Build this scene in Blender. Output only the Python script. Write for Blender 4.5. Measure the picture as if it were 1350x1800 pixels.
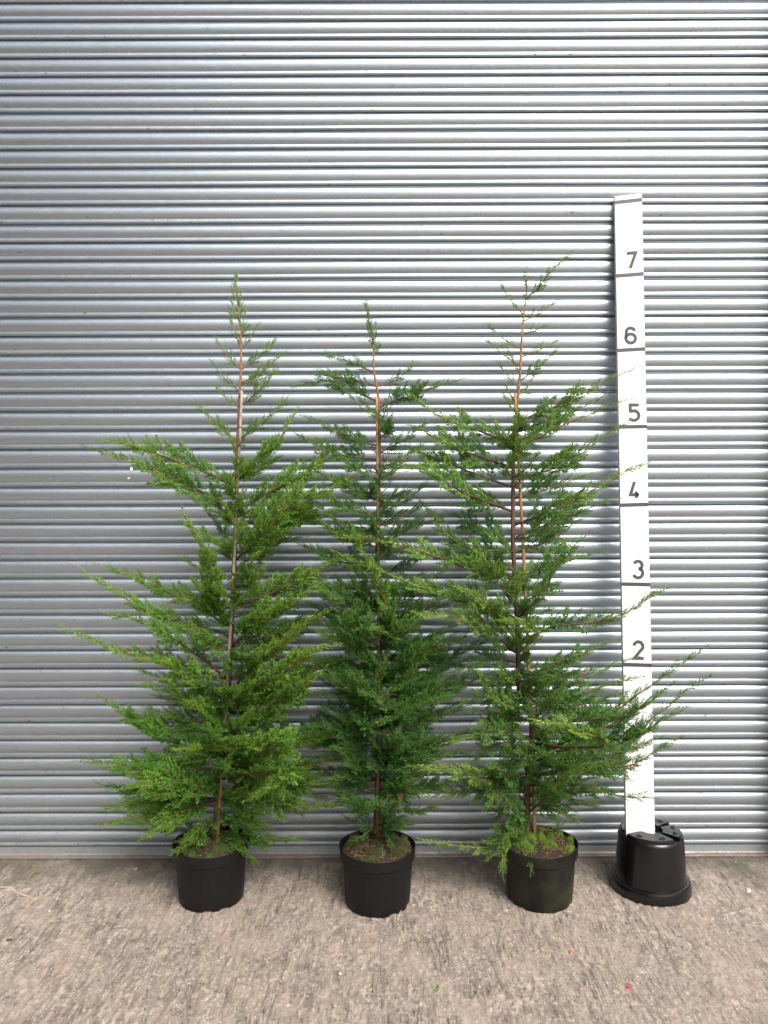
import bpy, bmesh, math, random
import numpy as np
from mathutils import Vector, Matrix

for o in list(bpy.data.objects):
    bpy.data.objects.remove(o)
R = math.radians
S = bpy.context.scene
COL = S.collection

# ------------------------------------------------------------------ camera
F, W, H = 1400.0, 1350.0, 1800.0          # focal length and picture size in photo pixels
CAM_H, CAM_D = 1.545, 3.256               # eye height, distance to the shutter
cam_d = bpy.data.cameras.new('camera')
cam_d.sensor_fit = 'HORIZONTAL'; cam_d.sensor_width = 36.0; cam_d.lens = 36.0 * F / W
cam_d.clip_start = 0.05; cam_d.clip_end = 2000
cam = bpy.data.objects.new('camera', cam_d); COL.objects.link(cam)
CM = Matrix.Translation((0, -CAM_D, CAM_H)) @ Matrix.Rotation(R(90 - 2.05), 4, 'X') @ Matrix.Rotation(R(-0.2), 4, 'Z')
cam.matrix_world = CM
S.camera = cam

# ------------------------------------------------------------------ sky, sun, exposure
SUN_AZ, SUN_EL = 30.0, 48.0               # degrees to the right of the shutter's outward normal, height
wd = bpy.data.worlds.new('World'); S.world = wd; wd.use_nodes = True
nt = wd.node_tree; nt.nodes.clear()
sky = nt.nodes.new('ShaderNodeTexSky'); sky.sky_type = 'NISHITA'; sky.sun_disc = False
sky.sun_elevation = R(SUN_EL); sky.sun_rotation = R(180 - SUN_AZ)
sky.air_density = 1.0; sky.dust_density = 6.0; sky.ozone_density = 1.0
bw = nt.nodes.new('ShaderNodeRGBToBW')
mx = nt.nodes.new('ShaderNodeMix'); mx.data_type = 'RGBA'; mx.inputs[0].default_value = 0.42
bg = nt.nodes.new('ShaderNodeBackground'); bg.inputs[1].default_value = 0.075
wo = nt.nodes.new('ShaderNodeOutputWorld')
nt.links.new(sky.outputs[0], bw.inputs[0])
nt.links.new(sky.outputs[0], mx.inputs[6]); nt.links.new(bw.outputs[0], mx.inputs[7])
nt.links.new(mx.outputs[2], bg.inputs[0]); nt.links.new(bg.outputs[0], wo.inputs[0])

sun_d = bpy.data.lights.new('sun', 'SUN'); sun_d.energy = 1.25; sun_d.angle = R(34); sun_d.color = (1.0, 0.97, 0.93)
sun = bpy.data.objects.new('sun', sun_d); COL.objects.link(sun)
sd = Vector((math.sin(R(SUN_AZ)) * math.cos(R(SUN_EL)), -math.cos(R(SUN_AZ)) * math.cos(R(SUN_EL)), math.sin(R(SUN_EL))))
sun.rotation_euler = sd.to_track_quat('Z', 'Y').to_euler(); sun.location = (3, -4, 5)

S.view_settings.view_transform = 'Standard'; S.view_settings.look = 'None'
S.view_settings.exposure = 1.35; S.view_settings.gamma = 1.0; S.view_settings.use_curve_mapping = False
S.render.engine = 'CYCLES'
S.cycles.max_bounces = 8; S.cycles.transparent_max_bounces = 4

# ------------------------------------------------------------------ helpers
rng = random.Random(7)
nrg = np.random.default_rng(11)

def ray(px, py):
    d = CM.to_3x3() @ Vector(((px - W / 2) / F, -(py - H / 2) / F, -1.0))
    return CM.translation, d

def at(px, py, Y):                        # the photo pixel on the upright plane at distance Y
    o, d = ray(px, py); return o + d * ((Y - o.y) / d.y)

def ground_at(px, py, z=0.0):
    o, d = ray(px, py); return o + d * ((z - o.z) / d.z)

def link(name, me, mat=None, parent=None, loc=None):
    o = bpy.data.objects.new(name, me); COL.objects.link(o)
    if mat is not None and me is not None and len(me.materials) == 0: me.materials.append(mat)
    if parent is not None: o.parent = parent
    if loc is not None: o.location = loc
    return o

def thing(name, label, cat, loc=(0, 0, 0), group=None):
    o = link(name, None); o.location = loc
    return tag(o, label, cat, group)

def tag(o, label, cat, group=None):
    o['label'] = label; o['category'] = cat
    if group: o['group'] = group
    return o

def mesh_np(name, V, T, attrs=None, smooth=False):
    me = bpy.data.meshes.new(name)
    V = np.ascontiguousarray(V, dtype=np.float32); T = np.ascontiguousarray(T, dtype=np.int32)
    k = T.shape[1]
    me.vertices.add(len(V)); me.vertices.foreach_set('co', V.ravel())
    me.loops.add(T.size); me.loops.foreach_set('vertex_index', T.ravel())
    me.polygons.add(len(T)); me.polygons.foreach_set('loop_start', np.arange(0, T.size, k, dtype=np.int32))
    if smooth: me.polygons.foreach_set('use_smooth', np.ones(len(T), dtype=bool))
    for an, av in (attrs or {}).items():
        a = me.attributes.new(an, 'FLOAT', 'POINT'); a.data.foreach_set('value', np.asarray(av, dtype=np.float32))
    me.update(calc_edges=True)
    return me

def mesh_py(name, V, Fs, smooth=False, angle=None):
    me = bpy.data.meshes.new(name); me.from_pydata([tuple(v) for v in V], [], Fs); me.update()
    if smooth:
        me.polygons.foreach_set('use_smooth', [True] * len(me.polygons))
        if angle: me.set_sharp_from_angle(angle=R(angle))
    return me

def lathe(name, prof, n=64, smooth=True, angle=35, cap0=False, cap1=False):
    V, Fs = [], []
    for r, z in prof:
        for i in range(n):
            a = 2 * math.pi * i / n; V.append((r * math.cos(a), r * math.sin(a), z))
    for j in range(len(prof) - 1):
        for i in range(n):
            k = (i + 1) % n
            Fs.append((j * n + i, j * n + k, (j + 1) * n + k, (j + 1) * n + i))
    if cap0: Fs.append(tuple(reversed(range(n))))
    if cap1: Fs.append(tuple((len(prof) - 1) * n + i for i in range(n)))
    return mesh_py(name, V, Fs, smooth, angle)

def frame_of(d):
    d = d / (np.linalg.norm(d) + 1e-9)
    a = np.array([0, 0, 1.0]) if abs(d[2]) < 0.9 else np.array([1.0, 0, 0])
    u = np.cross(d, a); u /= np.linalg.norm(u)
    return d, u, np.cross(d, u)

def tube_np(P, rad, n=8, wob=0.0, cap=True):
    """tapered tube along P; returns verts, triangles, parameter along it"""
    P = np.asarray(P, float); m = len(P); V = []; A = []
    for i in range(m):
        d = P[min(i + 1, m - 1)] - P[max(i - 1, 0)]
        if i == 0: _, u, w = frame_of(d)
        else:
            d = d / (np.linalg.norm(d) + 1e-9)
            u = u - d * u.dot(d); u /= np.linalg.norm(u); w = np.cross(d, u)
        for k in range(n):
            a = 2 * math.pi * k / n
            r = rad[i] * (1 + wob * nrg.uniform(-1, 1))
            V.append(P[i] + (u * math.cos(a) + w * math.sin(a)) * r); A.append(i / (m - 1))
    T = []
    for i in range(m - 1):
        for k in range(n):
            a, b = i * n + k, i * n + (k + 1) % n
            T += [(a, b, b + n), (a, b + n, a + n)]
    if cap:
        for i0, rev in ((0, True), ((m - 1) * n, False)):
            for k in range(1, n - 1):
                t = (i0, i0 + k, i0 + k + 1); T.append(t[::-1] if rev else t)
    return np.array(V), np.array(T, int), np.array(A)

def spline(P, n):
    """Catmull-Rom through P, n samples"""
    P = [np.asarray(p, float) for p in P]
    if len(P) == 2: return np.array([P[0] * (1 - t) + P[1] * t for t in np.linspace(0, 1, n)])
    Q = [2 * P[0] - P[1]] + P + [2 * P[-1] - P[-2]]
    out = []; m = len(P) - 1
    for t in np.linspace(0, m, n):
        i = min(int(t), m - 1); f = t - i
        a, b, c, d = Q[i], Q[i + 1], Q[i + 2], Q[i + 3]
        out.append(0.5 * (2 * b + (c - a) * f + (2 * a - 5 * b + 4 * c - d) * f * f + (3 * b - a - 3 * c + d) * f ** 3))
    return np.array(out)

def box_mesh(name, x0, x1, y0, y1, z0, z1, bev=0.0):
    bm = bmesh.new(); bmesh.ops.create_cube(bm, size=1)
    for v in bm.verts:
        v.co = Vector(((x0 + x1) / 2 + v.co.x * (x1 - x0), (y0 + y1) / 2 + v.co.y * (y1 - y0), (z0 + z1) / 2 + v.co.z * (z1 - z0)))
    if bev: bmesh.ops.bevel(bm, geom=bm.edges[:], offset=bev, segments=2, affect='EDGES', profile=0.5)
    me = bpy.data.meshes.new(name); bm.to_mesh(me); bm.free(); return me

# ------------------------------------------------------------------ materials
def mat_new(name):
    m = bpy.data.materials.new(name); m.use_nodes = True
    n = m.node_tree; n.nodes.clear()
    out = n.nodes.new('ShaderNodeOutputMaterial'); b = n.nodes.new('ShaderNodeBsdfPrincipled')
    n.links.new(b.outputs[0], out.inputs[0])
    return m, n, b

def N(n, t, **kw):
    x = n.nodes.new(t)
    for k, v in kw.items():
        if k.startswith('i_'):
            key = k[2:]; x.inputs[int(key) if key.isdigit() else key].default_value = v
        else: setattr(x, k, v)
    return x

def mixc(n, fac, a, b, mode='MIX'):
    x = n.nodes.new('ShaderNodeMix'); x.data_type = 'RGBA'; x.blend_type = mode
    for idx, v in ((0, fac), (6, a), (7, b)):
        if hasattr(v, 'is_linked') or hasattr(v, 'links'): n.links.new(v, x.inputs[idx])
        elif idx == 0: x.inputs[0].default_value = v
        else: x.inputs[idx].default_value = (*v, 1)
    return x.outputs[2]

def mth(n, op, a, b=None, clamp=False):
    x = n.nodes.new('ShaderNodeMath'); x.operation = op; x.use_clamp = clamp
    for i, v in ((0, a), (1, b)):
        if v is None: continue
        if hasattr(v, 'links'): n.links.new(v, x.inputs[i])
        else: x.inputs[i].default_value = v
    return x.outputs[0]

def ramp(n, src, stops):
    x = n.nodes.new('ShaderNodeValToRGB'); e = x.color_ramp.elements
    while len(e) < len(stops): e.new(0.5)
    for i, (p, c) in enumerate(stops):
        e[i].position = p; e[i].color = (*c, 1) if not isinstance(c, float) else (c, c, c, 1)
    n.links.new(src, x.inputs[0]); return x.outputs[0]

def noise(n, vec, scale, detail=3, rough=0.55, sx=1, sy=1, sz=1):
    mp = N(n, 'ShaderNodeMapping'); mp.inputs['Scale'].default_value = (sx, sy, sz)
    n.links.new(vec, mp.inputs[0])
    t = N(n, 'ShaderNodeTexNoise'); t.inputs['Scale'].default_value = scale
    t.inputs['Detail'].default_value = detail; t.inputs['Roughness'].default_value = rough
    n.links.new(mp.outputs[0], t.inputs['Vector']); return t.outputs['Fac']

def bump(n, b, h, strength=0.3, dist=0.002):
    x = N(n, 'ShaderNodeBump'); x.inputs['Strength'].default_value = strength; x.inputs['Distance'].default_value = dist
    n.links.new(h, x.inputs['Height']); n.links.new(x.outputs[0], b.inputs['Normal'])

def make_galv(name, dirt=0.0):
    m, n, b = mat_new(name)
    pos = N(n, 'ShaderNodeNewGeometry').outputs['Position']
    sp = N(n, 'ShaderNodeSeparateXYZ'); n.links.new(pos, sp.inputs[0])
    oi = N(n, 'ShaderNodeObjectInfo').outputs['Random']
    spang = noise(n, pos, 160, 2, 0.6)
    blot = noise(n, pos, 3.0, 4, 0.6, 0.6, 1, 4)
    c = ramp(n, spang, [(0.3, (0.355, 0.402, 0.445)), (0.7, (0.455, 0.508, 0.555))])
    c = mixc(n, mth(n, 'MULTIPLY', ramp(n, blot, [(0.4, 0.0), (0.75, 1.0)]), 0.22), c, (0.36, 0.395, 0.415))
    c = mixc(n, mth(n, 'MULTIPLY', oi, 0.14), c, (0.34, 0.37, 0.39))
    # long horizontal scuffs
    sc = noise(n, pos, 9, 5, 0.75, 1.1, 1, 60)
    c = mixc(n, mth(n, 'MULTIPLY', ramp(n, sc, [(0.635, 0.0), (0.70, 1.0)]), 0.6), c, (0.28, 0.28, 0.29))
    # rust and grime specks
    sk = noise(n, pos, 70, 2, 0.5, 0.6, 1, 1)
    c = mixc(n, ramp(n, sk, [(0.735, 0.0), (0.77, 0.85)]), c, (0.11, 0.085, 0.075))
    rk = noise(n, pos, 17, 2, 0.5, 0.8, 1, 1.4)
    c = mixc(n, ramp(n, rk, [(0.765, 0.0), (0.80, 0.85)]), c, (0.20, 0.10, 0.06))
    # splashed-up dirt on the lowest slats
    low = ramp(n, mth(n, 'DIVIDE', sp.outputs[2], 0.6), [(0.0, 1.0), (0.30, 0.55), (1.0, 0.0)])
    dn = noise(n, pos, 26, 5, 0.7)
    lowf = mth(n, 'MULTIPLY', low, ramp(n, dn, [(0.30, 0.15), (0.70, 0.85)]))
    lowf = mth(n, 'MULTIPLY', lowf, 0.6 + 0.4 * dirt)
    c = mixc(n, lowf, c, (0.25, 0.225, 0.20))
    if dirt:
        fl = mth(n, 'MULTIPLY', ramp(n, mth(n, 'MULTIPLY', sp.outputs[2], 10.0), [(0.12, 1.0), (0.19, 0.0)]), ramp(n, noise(n, pos, 38, 5, 0.75, 0.7, 1, 1), [(0.30, 0.25), (0.6, 0.95)]))
        c = mixc(n, fl, c, (0.20, 0.145, 0.105)); lowf = mth(n, 'MAXIMUM', lowf, fl)
    sk2 = noise(n, pos, 150, 2, 0.5)
    c = mixc(n, mth(n, 'MULTIPLY', low, ramp(n, sk2, [(0.66, 0.0), (0.70, 0.9)])), c, (0.05, 0.045, 0.04))
    n.links.new(c, b.inputs['Base Color'])
    mt = mth(n, 'SUBTRACT', 0.92, mth(n, 'MULTIPLY', lowf, 0.8), True); n.links.new(mt, b.inputs['Metallic'])
    rg = mth(n, 'ADD', mth(n, 'MULTIPLY', spang, 0.16), 0.31)
    rg = mth(n, 'ADD', rg, mth(n, 'MULTIPLY', lowf, 0.3)); n.links.new(rg, b.inputs['Roughness'])
    h = mth(n, 'ADD', noise(n, pos, 220, 2, 0.5, 1, 1, 1), mth(n, 'MULTIPLY', noise(n, pos, 14, 3, 0.5, 0.7, 1, 1.5), 4.0))
    bump(n, b, h, 0.16, 0.0015)
    return m

def make_concrete(name):
    m, n, b = mat_new(name)
    pos = N(n, 'ShaderNodeNewGeometry').outputs['Position']
    sp = N(n, 'ShaderNodeSeparateXYZ'); n.links.new(pos, sp.inputs[0])
    big = noise(n, pos, 2.2, 5, 0.6)
    mid = noise(n, pos, 22, 5, 0.7, 1, 0.55, 1)
    fine = noise(n, pos, 140, 4, 0.75)
    groove = noise(n, pos, 46, 5, 0.7, 1, 0.045, 1)
    patch = noise(n, pos, 5, 3, 0.6)
    rough_ = noise(n, pos, 62, 6, 0.84, 1, 0.5, 1)
    c = ramp(n, mid, [(0.25, (0.205, 0.166, 0.132)), (0.5, (0.300, 0.247, 0.200)), (0.75, (0.395, 0.330, 0.272))])
    c = mixc(n, ramp(n, big, [(0.35, 0.0), (0.7, 0.35)]), c, (0.31, 0.262, 0.217))
    c = mixc(n, ramp(n, rough_, [(0.36, 0.65), (0.445, 0.0)]), c, (0.105, 0.085, 0.068))
    c = mixc(n, ramp(n, rough_, [(0.54, 0.0), (0.64, 0.70)]), c, (0.66, 0.565, 0.475))
    c = mixc(n, ramp(n, groove, [(0.32, 0.55), (0.43, 0.0)]), c, (0.15, 0.125, 0.10))
    c = mixc(n, ramp(n, fine, [(0.34, 0.75), (0.44, 0.0)]), c, (0.10, 0.085, 0.072))
    c = mixc(n, ramp(n, fine, [(0.58, 0.0), (0.70, 0.65)]), c, (0.66, 0.59, 0.51))
    # worn pits, drawn out along the brush strokes
    mp = N(n, 'ShaderNodeMapping'); mp.inputs['Scale'].default_value = (1, 0.5, 1); n.links.new(pos, mp.inputs[0])
    pv = N(n, 'ShaderNodeTexVoronoi'); pv.inputs['Scale'].default_value = 78; n.links.new(mp.outputs[0], pv.inputs['Vector'])
    ps = N(n, 'ShaderNodeSeparateColor'); n.links.new(pv.outputs['Color'], ps.inputs[0])
    pd = mth(n, 'ADD', pv.outputs['Distance'], mth(n, 'MULTIPLY', mth(n, 'SUBTRACT', noise(n, pos, 120, 4, 0.7), 0.5), 1.5))
    where = ramp(n, noise(n, pos, 7, 4, 0.65), [(0.35, 0.25), (0.65, 1.0)])
    pit = mth(n, 'MULTIPLY', ramp(n, pd, [(0.16, 1.0), (0.30, 0.0)]), ramp(n, ps.outputs[0], [(0.50, 0.0), (0.56, 1.0)]))
    c = mixc(n, mth(n, 'MULTIPLY', mth(n, 'MULTIPLY', pit, where), 0.85), c, (0.085, 0.068, 0.054))
    lite = mth(n, 'MULTIPLY', ramp(n, pd, [(0.14, 1.0), (0.26, 0.0)]), ramp(n, ps.outputs[1], [(0.62, 0.0), (0.68, 1.0)]))
    c = mixc(n, mth(n, 'MULTIPLY', lite, 0.55), c, (0.70, 0.61, 0.52))
    # dirt lodged in the modelled grooves, pale worn crests between them
    ga = N(n, 'ShaderNodeAttribute', attribute_name='groove').outputs['Fac']
    ra = N(n, 'ShaderNodeAttribute', attribute_name='ridge').outputs['Fac']
    c = mixc(n, mth(n, 'MULTIPLY', ga, 0.38, True), c, (0.10, 0.080, 0.062))
    c = mixc(n, mth(n, 'MULTIPLY', ra, 0.55, True), c, (0.64, 0.55, 0.465))
    # thin broken score lines left by the brush
    def score(scale, sy, wdt, off, lo, hi):
        mq = N(n, 'ShaderNodeMapping'); mq.inputs['Location'].default_value = (off, off, 0); n.links.new(pos, mq.inputs[0])
        v = noise(n, mq.outputs[0], scale, 4, 0.62, 1, sy, 1)
        a_ = mth(n, 'ABSOLUTE', mth(n, 'SUBTRACT', v, 0.5))
        gate = ramp(n, noise(n, mq.outputs[0], 14, 3, 0.6, 1, 0.4, 1), [(lo, 0.0), (hi, 1.0)])
        return mth(n, 'MULTIPLY', ramp(n, a_, [(0.0, 1.0), (wdt, 0.0)]), gate)
    sl = mth(n, 'MAXIMUM', score(26, 0.06, 0.020, 3.1, 0.50, 0.62), score(44, 0.08, 0.024, 7.7, 0.50, 0.64))
    c = mixc(n, mth(n, 'MULTIPLY', sl, 0.72), c, (0.070, 0.056, 0.045))
    sh = mth(n, 'MAXIMUM', score(30, 0.09, 0.026, 11.3, 0.46, 0.6), score(60, 0.16, 0.03, 15.9, 0.46, 0.6))
    c = mixc(n, mth(n, 'MULTIPLY', sh, 0.25), c, (0.68, 0.585, 0.49))
    # scattered aggregate chips of uneven size
    vo = N(n, 'ShaderNodeTexVoronoi'); vo.inputs['Scale'].default_value = 95; n.links.new(pos, vo.inputs['Vector'])
    vsel = N(n, 'ShaderNodeSeparateColor'); n.links.new(vo.outputs['Color'], vsel.inputs[0])
    vd = mth(n, 'ADD', vo.outputs['Distance'], mth(n, 'MULTIPLY', mth(n, 'SUBTRACT', noise(n, pos, 260, 2), 0.5), 0.7))
    chip = mth(n, 'MULTIPLY', ramp(n, vd, [(0.20, 1.0), (0.36, 0.0)]), ramp(n, vsel.outputs[0], [(0.84, 0.0), (0.86, 1.0)]))
    c = mixc(n, mth(n, 'MULTIPLY', chip, 0.7), c, (0.62, 0.57, 0.50))
    chip2 = mth(n, 'MULTIPLY', ramp(n, vd, [(0.2, 1.0), (0.36, 0.0)]), ramp(n, vsel.outputs[1], [(0.93, 0.0), (0.95, 1.0)]))
    c = mixc(n, mth(n, 'MULTIPLY', chip2, 0.6), c, (0.33, 0.20, 0.11))
    c = mixc(n, ramp(n, patch, [(0.45, 0.0), (0.62, 0.42)]), c, (0.42, 0.345, 0.28))
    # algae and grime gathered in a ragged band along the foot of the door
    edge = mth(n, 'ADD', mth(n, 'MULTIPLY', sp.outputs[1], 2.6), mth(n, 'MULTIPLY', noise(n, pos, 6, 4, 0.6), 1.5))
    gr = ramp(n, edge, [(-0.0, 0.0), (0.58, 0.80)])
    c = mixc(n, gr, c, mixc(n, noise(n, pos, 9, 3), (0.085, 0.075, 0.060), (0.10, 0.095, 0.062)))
    n.links.new(c, b.inputs['Base Color'])
    b.inputs['Roughness'].default_value = 0.88
    h = mth(n, 'ADD', mth(n, 'MULTIPLY', groove, 1.2), mth(n, 'ADD', mth(n, 'MULTIPLY', mid, 0.8), mth(n, 'MULTIPLY', fine, 0.8)))
    h = mth(n, 'ADD', h, mth(n, 'MULTIPLY', rough_, 1.6))
    h = mth(n, 'SUBTRACT', h, mth(n, 'ADD', mth(n, 'MULTIPLY', pit, 0.5), sl))
    bump(n, b, h, 0.9, 0.0035)
    return m

def make_plastic(name, col=(0.0045, 0.0045, 0.0055), rough=0.5, dust=0.25, algae=0.0):
    m, n, b = mat_new(name)
    tc = N(n, 'ShaderNodeTexCoord').outputs['Object']
    sp = N(n, 'ShaderNodeSeparateXYZ'); n.links.new(tc, sp.inputs[0])
    d = noise(n, tc, 30, 5, 0.7); d2 = noise(n, tc, 160, 3, 0.6)
    f = mth(n, 'MULTIPLY', ramp(n, d, [(0.4, 0.0), (0.8, 1.0)]), dust)
    c = mixc(n, f, col, (0.016, 0.015, 0.0145))
    c = mixc(n, ramp(n, d2, [(0.74, 0.0), (0.78, 0.5)]), c, (0.14, 0.13, 0.11))
    if algae:
        g = mth(n, 'MULTIPLY', ramp(n, noise(n, tc, 8, 4, 0.6), [(0.42, 0.0), (0.7, 1.0)]), algae)
        c = mixc(n, g, c, (0.045, 0.05, 0.018))
    n.links.new(c, b.inputs['Base Color'])
    b.inputs['Specular IOR Level'].default_value = 0.30 if rough > 0.4 else 0.5
    r = mth(n, 'ADD', mth(n, 'MULTIPLY', d, 0.2), rough - 0.1); n.links.new(r, b.inputs['Roughness'])
    bump(n, b, d2, 0.12, 0.001)
    return m

def make_foliage(name, inner, outer, young):
    m, n, b = mat_new(name)
    tip = N(n, 'ShaderNodeAttribute', attribute_name='tip').outputs['Fac']
    rnd = N(n, 'ShaderNodeAttribute', attribute_name='rnd').outputs['Fac']
    age = N(n, 'ShaderNodeAttribute', attribute_name='young').outputs['Fac']
    c = mixc(n, rnd, inner, outer)
    y = mth(n, 'MULTIPLY', mth(n, 'ADD', mth(n, 'MULTIPLY', tip, 0.60), 0.33), age, True)
    c = mixc(n, y, c, young)
    wd_ = ramp(n, tip, [(0.0, 1.0), (0.03, 0.0)])
    c = mixc(n, mth(n, 'MULTIPLY', wd_, 0.7), c, (0.10, 0.055, 0.025))
    n.links.new(c, b.inputs['Base Color'])
    b.inputs['Roughness'].default_value = 0.55
    b.inputs['Specular IOR Level'].default_value = 0.35
    tr = N(n, 'ShaderNodeBsdfTranslucent'); n.links.new(c, tr.inputs[0])
    ms = N(n, 'ShaderNodeMixShader'); ms.inputs[0].default_value = 0.32
    out = [x for x in n.nodes if x.type == 'OUTPUT_MATERIAL'][0]
    n.links.new(b.outputs[0], ms.inputs[1]); n.links.new(tr.outputs[0], ms.inputs[2]); n.links.new(ms.outputs[0], out.inputs[0])
    return m

def make_wood(name, stops, rough=0.75):
    m, n, b = mat_new(name)
    t = N(n, 'ShaderNodeAttribute', attribute_name='along').outputs['Fac']
    pos = N(n, 'ShaderNodeNewGeometry').outputs['Position']
    c = ramp(n, t, stops)
    nn = noise(n, pos, 60, 4, 0.7, 1, 1, 0.35)
    c = mixc(n, ramp(n, nn, [(0.35, 0.55), (0.6, 0.0)]), c, (0.035, 0.022, 0.016))
    n.links.new(c, b.inputs['Base Color']); b.inputs['Roughness'].default_value = rough
    bump(n, b, nn, 0.5, 0.003)
    return m

def make_cane(name, low, high):
    m, n, b = mat_new(name)
    t = N(n, 'ShaderNodeAttribute', attribute_name='along').outputs['Fac']
    pos = N(n, 'ShaderNodeNewGeometry').outputs['Position']
    c = mixc(n, t, low, high)
    nn = noise(n, pos, 30, 4, 0.7, 2, 2, 0.25)
    c = mixc(n, ramp(n, nn, [(0.35, 0.5), (0.65, 0.0)]), c, tuple(v * 0.45 for v in low))
    n.links.new(c, b.inputs['Base Color']); b.inputs['Roughness'].default_value = 0.5
    return m

def make_plain(name, col, rough=0.6, var=0.2, scale=40):
    m, n, b = mat_new(name)
    tc = N(n, 'ShaderNodeTexCoord').outputs['Object']
    nn = noise(n, tc, scale, 4, 0.65)
    c = mixc(n, nn, tuple(v * (1 - var) for v in col), tuple(min(1, v * (1 + var)) for v in col))
    n.links.new(c, b.inputs['Base Color']); b.inputs['Roughness'].default_value = rough
    bump(n, b, nn, 0.2, 0.001)
    return m

def make_board(name):
    m, n, b = mat_new(name)
    tc = N(n, 'ShaderNodeTexCoord').outputs['Object']
    g = noise(n, tc, 18, 5, 0.7, 3, 1, 0.15); s = noise(n, tc, 55, 3, 0.6)
    c = mixc(n, ramp(n, g, [(0.4, 0.0), (0.75, 0.35)]), (0.74, 0.74, 0.74), (0.62, 0.61, 0.58))
    c = mixc(n, ramp(n, s, [(0.76, 0.0), (0.80, 0.7)]), c, (0.30, 0.28, 0.25))
    n.links.new(c, b.inputs['Base Color']); b.inputs['Roughness'].default_value = 0.55
    bump(n, b, g, 0.15, 0.001)
    return m

M_GALV = make_galv('galvanised_steel')
M_RAIL = make_galv('galvanised_bottom_rail', 1.0)
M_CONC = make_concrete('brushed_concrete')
M_POT = make_plastic('matt_black_plastic', rough=0.55, dust=0.25)
M_POTC = make_plastic('weathered_black_plastic', rough=0.55, dust=0.35, algae=0.5)
M_POTG = make_plastic('glossy_black_plastic', rough=0.17, dust=0.02)
M_HOLE = make_plain('hole_black', (0.002, 0.002, 0.002), 0.9)
M_BOARD = make_board('white_painted_board')
M_INK = make_plain('dark_grey_paint', (0.055, 0.055, 0.058), 0.6, 0.25, 90)
M_TAPE = make_plain('dark_grey_tape', (0.05, 0.046, 0.055), 0.45, 0.25, 120)
M_SOIL = make_plain('dark_compost', (0.030, 0.021, 0.014), 0.95, 0.5, 60)
M_WALL = make_plain('painted_blockwork', (0.34, 0.33, 0.31), 0.9, 0.12, 8)
M_BARK = make_plain('bark_bits', (0.14, 0.065, 0.03), 0.9, 0.6, 150)
M_BLOCKER = make_plain('blocker_green', (0.05, 0.065, 0.055), 0.7, 0.15, 3)  # dark colour of the added light blocker
M_TWINE = make_plain('twine_fibre', (0.42, 0.37, 0.29), 0.85)
M_TRUNK = make_wood('cypress_bark', [(0.0, (0.12, 0.062, 0.036)), (0.40, (0.085, 0.045, 0.03)), (0.62, (0.16, 0.075, 0.04)), (0.82, (0.38, 0.20, 0.085)), (0.93, (0.32, 0.24, 0.07)), (1.0, (0.16, 0.22, 0.05))])
M_TWIG = make_wood('cypress_twig', [(0.0, (0.075, 0.037, 0.026)), (0.40, (0.14, 0.058, 0.032)), (0.68, (0.30, 0.145, 0.055)), (0.85, (0.30, 0.24, 0.06)), (1.0, (0.14, 0.23, 0.05))])

# ------------------------------------------------------------------ ground
def fbm(nx, ny, cx, cy, seed):
    """value noise on an nx x ny grid with cell counts cx, cy"""
    r = np.random.default_rng(seed); g = r.random((cy + 2, cx + 2))
    x = np.linspace(0, cx, nx, endpoint=False); y = np.linspace(0, cy, ny, endpoint=False)
    xi = x.astype(int); yi = y.astype(int); fx = x - xi; fy = y - yi
    fx = fx * fx * (3 - 2 * fx); fy = (fy * fy * (3 - 2 * fy))[:, None]
    a = g[np.ix_(yi, xi)]; b_ = g[np.ix_(yi, xi + 1)]; c = g[np.ix_(yi + 1, xi)]; d = g[np.ix_(yi + 1, xi + 1)]
    return (a * (1 - fx) + b_ * fx) * (1 - fy) + (c * (1 - fx) + d * fx) * fy

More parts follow.
